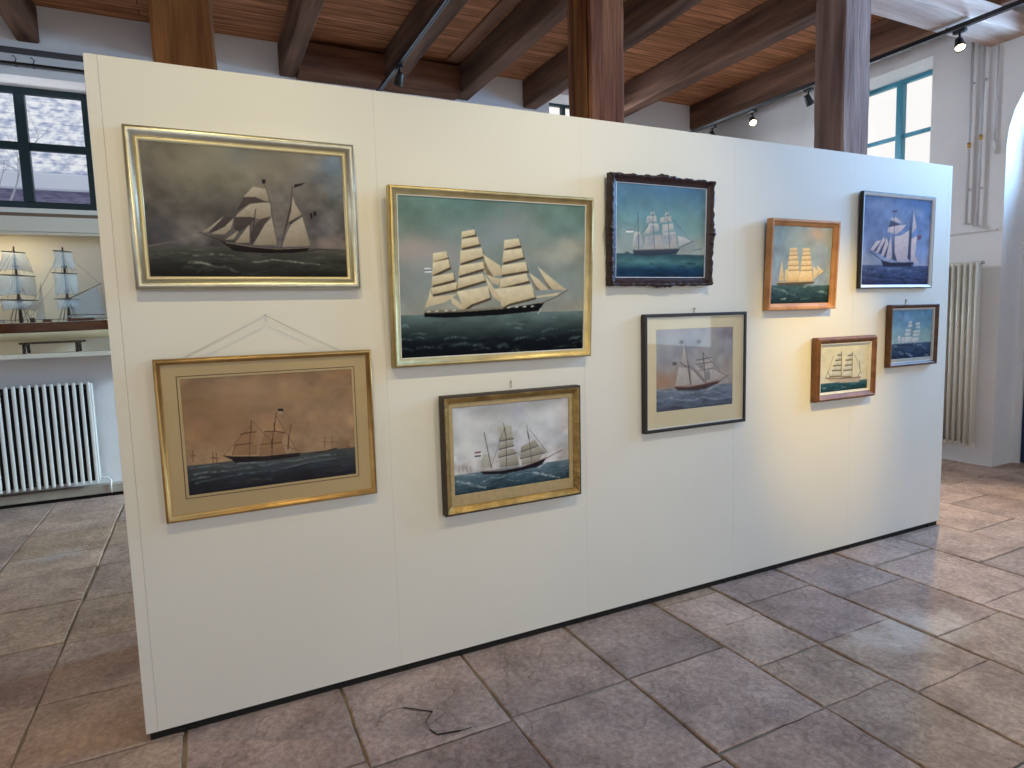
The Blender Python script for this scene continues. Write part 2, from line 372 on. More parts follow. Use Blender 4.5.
# ------------------------------------------------------------------ windows and door
def sash_window(name, u0, u1, z0, z1, depth, axis, mfr, mull_w=.08, bar_z=None, bar_h=.06, fr=.085, botfr=.11):
    """two-light window; u runs along the wall, the frame stands at 'depth' behind the room face"""
    r = empty(name); r['kind'] = 'structure'
    def bx(bm, a,b,c,d,e,f,bev=.006):
        if axis == 'y': box(bm, a,b,c,d,e,f,0,bev)
        else: box(bm, c,d,a,b,e,f,0,bev)
    d0, d1 = depth-.03, depth+.03
    bm = NB(); bx(bm,u0,u0+fr,d0,d1,z0,z1); bx(bm,u1-fr,u1,d0,d1,z0,z1); bx(bm,u0+fr,u1-fr,d0,d1,z1-fr*.65,z1); bx(bm,u0+fr,u1-fr,d0,d1,z0,z0+botfr)
    obj('frame', bm, mfr, r)
    um = (u0+u1)/2
    bm = NB(); bx(bm, um-mull_w/2, um+mull_w/2, d0-.012, d1, z0+botfr, z1-fr*.65); obj('mullion', bm, mfr, r)
    for a, b in ((u0+fr, um-mull_w/2), (um+mull_w/2, u1-fr)):
        if bar_z:
            bm = NB(); bx(bm, a, b, d0+.008, d1-.005, bar_z-bar_h/2, bar_z+bar_h/2, .004); obj('glazing_bar', bm, mfr, r)
        bm = NB(); bx(bm, a-.01, b+.01, depth-.003, depth+.003, z0+botfr-.01, z1-fr*.65+.01, 0); obj('pane', bm, M['glass'], r)
    return r
w = sash_window('window_1', *W1, 4.85, 'y', M['frame_teal'], .085, 3.33, .07, .085, .12)
bm = NB(); box(bm, W1[0]-.06, W1[1]+.04, 4.44, 4.8, 2.655, 2.699, 0, .006); obj('sill', bm, M['sill'], w)
bm = NB(); box(bm, W1[0]-.06, W1[1]+.04, 4.452, 4.498, 2.615, 2.654, 0, .004); obj('sill_shadow', bm, M['sill_shade'], w)  # brown strip stands in for the shadow line under the sill
bm = NB(); box(bm, -.522, -.506, 4.806, 4.82, 3.05, 3.13, 0, .003); obj('hinge', bm, M['sill'], w)
sash_window('window_2', *W2, 4.85, 'y', M['frame_teal'], .05, 3.9, .04, .05, .06)
sash_window('window_3', *W3, 7.55, 'x', M['frame_teal_glare'], .075, 3.49, .04, .07, .08)
# arched doorway with glazed fanlight
d = empty('door_1'); d['kind'] = 'structure'
def arch_pts(inset, n=24):
    return [(-.95+(1.7-inset)*math.cos(pi*k/n), 3.05+(1.2-inset)*math.sin(pi*k/n)) for k in range(n+1)]
bm = NB()
po, pin = [(AY1-.002,0)]+arch_pts(.002)+[(AY0+.002,0)], [(AY1-.055,0)]+arch_pts(.055)+[(AY0+.055,0)]
for (a,b),(p,q) in zip(zip(po,po[1:]), zip(pin,pin[1:])):
    prism(bm, [a,b,q,p], 'x', 7.5, 7.6)
obj('door_frame', bm, M['doorframe'], d)
for a, b in ((AY0+.055,-.955),(-.945,AY1-.055)):
    bm = NB(); box(bm, 7.53, 7.58, a, b, .01, 2.6, 0, .005)
    for k in range(1,6): 
        yy = a+(b-a)*k/6; box(bm, 7.522, 7.531, yy-.006, yy+.006, .1, 2.5)
    obj('door_leaf', bm, M['navy'], d)
bm = NB(); tube(bm, [(7.47,-.87,1.05),(7.47,-.74,1.05)], .011); tube(bm, [(7.47,-.87,1.05),(7.53,-.87,1.05)], .01); obj('door_handle', bm, M['alu'], d)
bm = NB(); box(bm, 7.51, 7.59, AY0+.055, AY1-.055, 2.6, 2.68, 0, .005); obj('transom', bm, M['frame_teal_glare'], d)
bm = NB()
for k in (1,2,3): 
    yy = AY0+.12+(AY1-AY0-.24)*k/4; h = 3.05+1.08*math.sqrt(max(0,1-((yy+.95)/1.58)**2)); box(bm, 7.535, 7.565, yy-.02, yy+.02, 2.68, h)
obj('fanlight_bar', bm, M['frame_teal_glare'], d)
bm = NB(); prism(bm, [(AY1-.05,2.67)]+arch_pts(.05)+[(AY0+.05,2.67)], 'x', 7.547, 7.553); obj('fanlight_pane', bm, M['glass'], d)

# ------------------------------------------------------------------ what shows through the left window
M['slate'] = mat('pale_roof_tiles', 'a3b2d2', .8, col2='eef4fc', vscale=7, stretch=(1.4,1,1), ramp=(.36,.6), bump=.5, bscale=12)
M['eaveswall'] = mat('violet_grey_brick', '77789a', .9, col2='9ea2bd', vscale=9, stretch=(1,1,4), ramp=(.35,.65))  # mottled violet grey wall below the eaves
bm = NB(); prism(bm, [(7.55,3.62),(11.5,6.9),(11.5,6.7),(7.65,3.5)], 'x', -7, 3)
for k in range(22):
    t = k/22; y, z = 7.55+3.95*t, 3.62+3.28*t; prism(bm, [(y-.01,z),(y+.21,z+.175),(y+.19,z+.205),(y-.03,z+.035)], 'x', -7, 3)
box(bm, -7, 3, 7.42, 7.56, 3.42, 3.62, 1, .02); box(bm, -7, 3, 7.75, 7.95, 0, 3.6, 2)
tag(struct('roof_outside', bm, [M['slate'], mat('pale_gutter','cfdcf0',.5), M['eaveswall']]), 'pale tiled roof of the house across the yard')
t = empty('bare_tree', (-1.5,6.6,0)); tag(t, 'bare branched tree seen through the left window', 'tree')
bm = NB()
def branch(p, d, l, r, lev):
    pts = [Vector(p)]; dd = Vector(d).normalized()
    for k in range(4):
        dd = (dd+Vector((random.uniform(-.25,.25),random.uniform(-.2,.2),random.uniform(-.12,.2)))).normalized(); pts.append(pts[-1]+dd*l/4)
    tube(bm, pts, [r*(1-.14*k) for k in range(5)], 6)
    if lev:
        for k in (2,3,4):
            nd = (dd+Vector((random.uniform(-1.1,1.1),random.uniform(-.5,.5),random.uniform(-.3,.9)))).normalized(); branch(pts[k], nd, l*.62, r*.5, lev-1)
branch((0,0,1.9), (.1,0,1), 1.2, .026, 3); branch((0,0,1.7), (.6,0,.8), 1.3, .022, 3)
obj('branches', bm, mat('bark','a3a9bd',.9,var=.2), t)
bm = NB(); tube(bm, [(0,0,0),(.03,0,.9),(0,0,1.95)], [.1,.075,.05], 10); obj('trunk', bm, mat('bark_trunk','55504f',.9,var=.2), t)

# ------------------------------------------------------------------ freestanding display panel
p = empty('display_panel', (0,0,0)); tag(p, 'long freestanding white display panel carrying all the framed ship pictures', 'panel')
ZB, ZT = .035, 2.53; PW = 5.012
edges = [.041]+[PW*k/5 for k in range(1,5)]+[PW-.041]
bm = NB(); box(bm, 0, .0405, 0, .16, ZB, ZT, 0, .0006); obj('end_strip', bm, M['panel'], p)
bm = NB(); box(bm, PW-.0405, PW, 0, .16, ZB, ZT, 0, .0006); obj('end_strip', bm, M['panel'], p)
for a, b in zip(edges, edges[1:]):
    bm = NB(); box(bm, a+.0002, b-.0002, 0, .16, ZB, ZT, 0, .0006); obj('board', bm, M['panel'], p)
bm = NB(); box(bm, .012, PW-.012, .012, .148, .0, ZB-.001); plinth = obj('plinth', bm, M['black'], p)
for x in (.12,.16,.95,1.05,1.95,2.06,2.95,3.05,3.95,4.05,4.9):
    bm = NB(); box(bm, x-.011, x+.011, .004, .0118, .006, .02, 0, .002); obj('foot_screw', bm, M['fixture'], plinth)

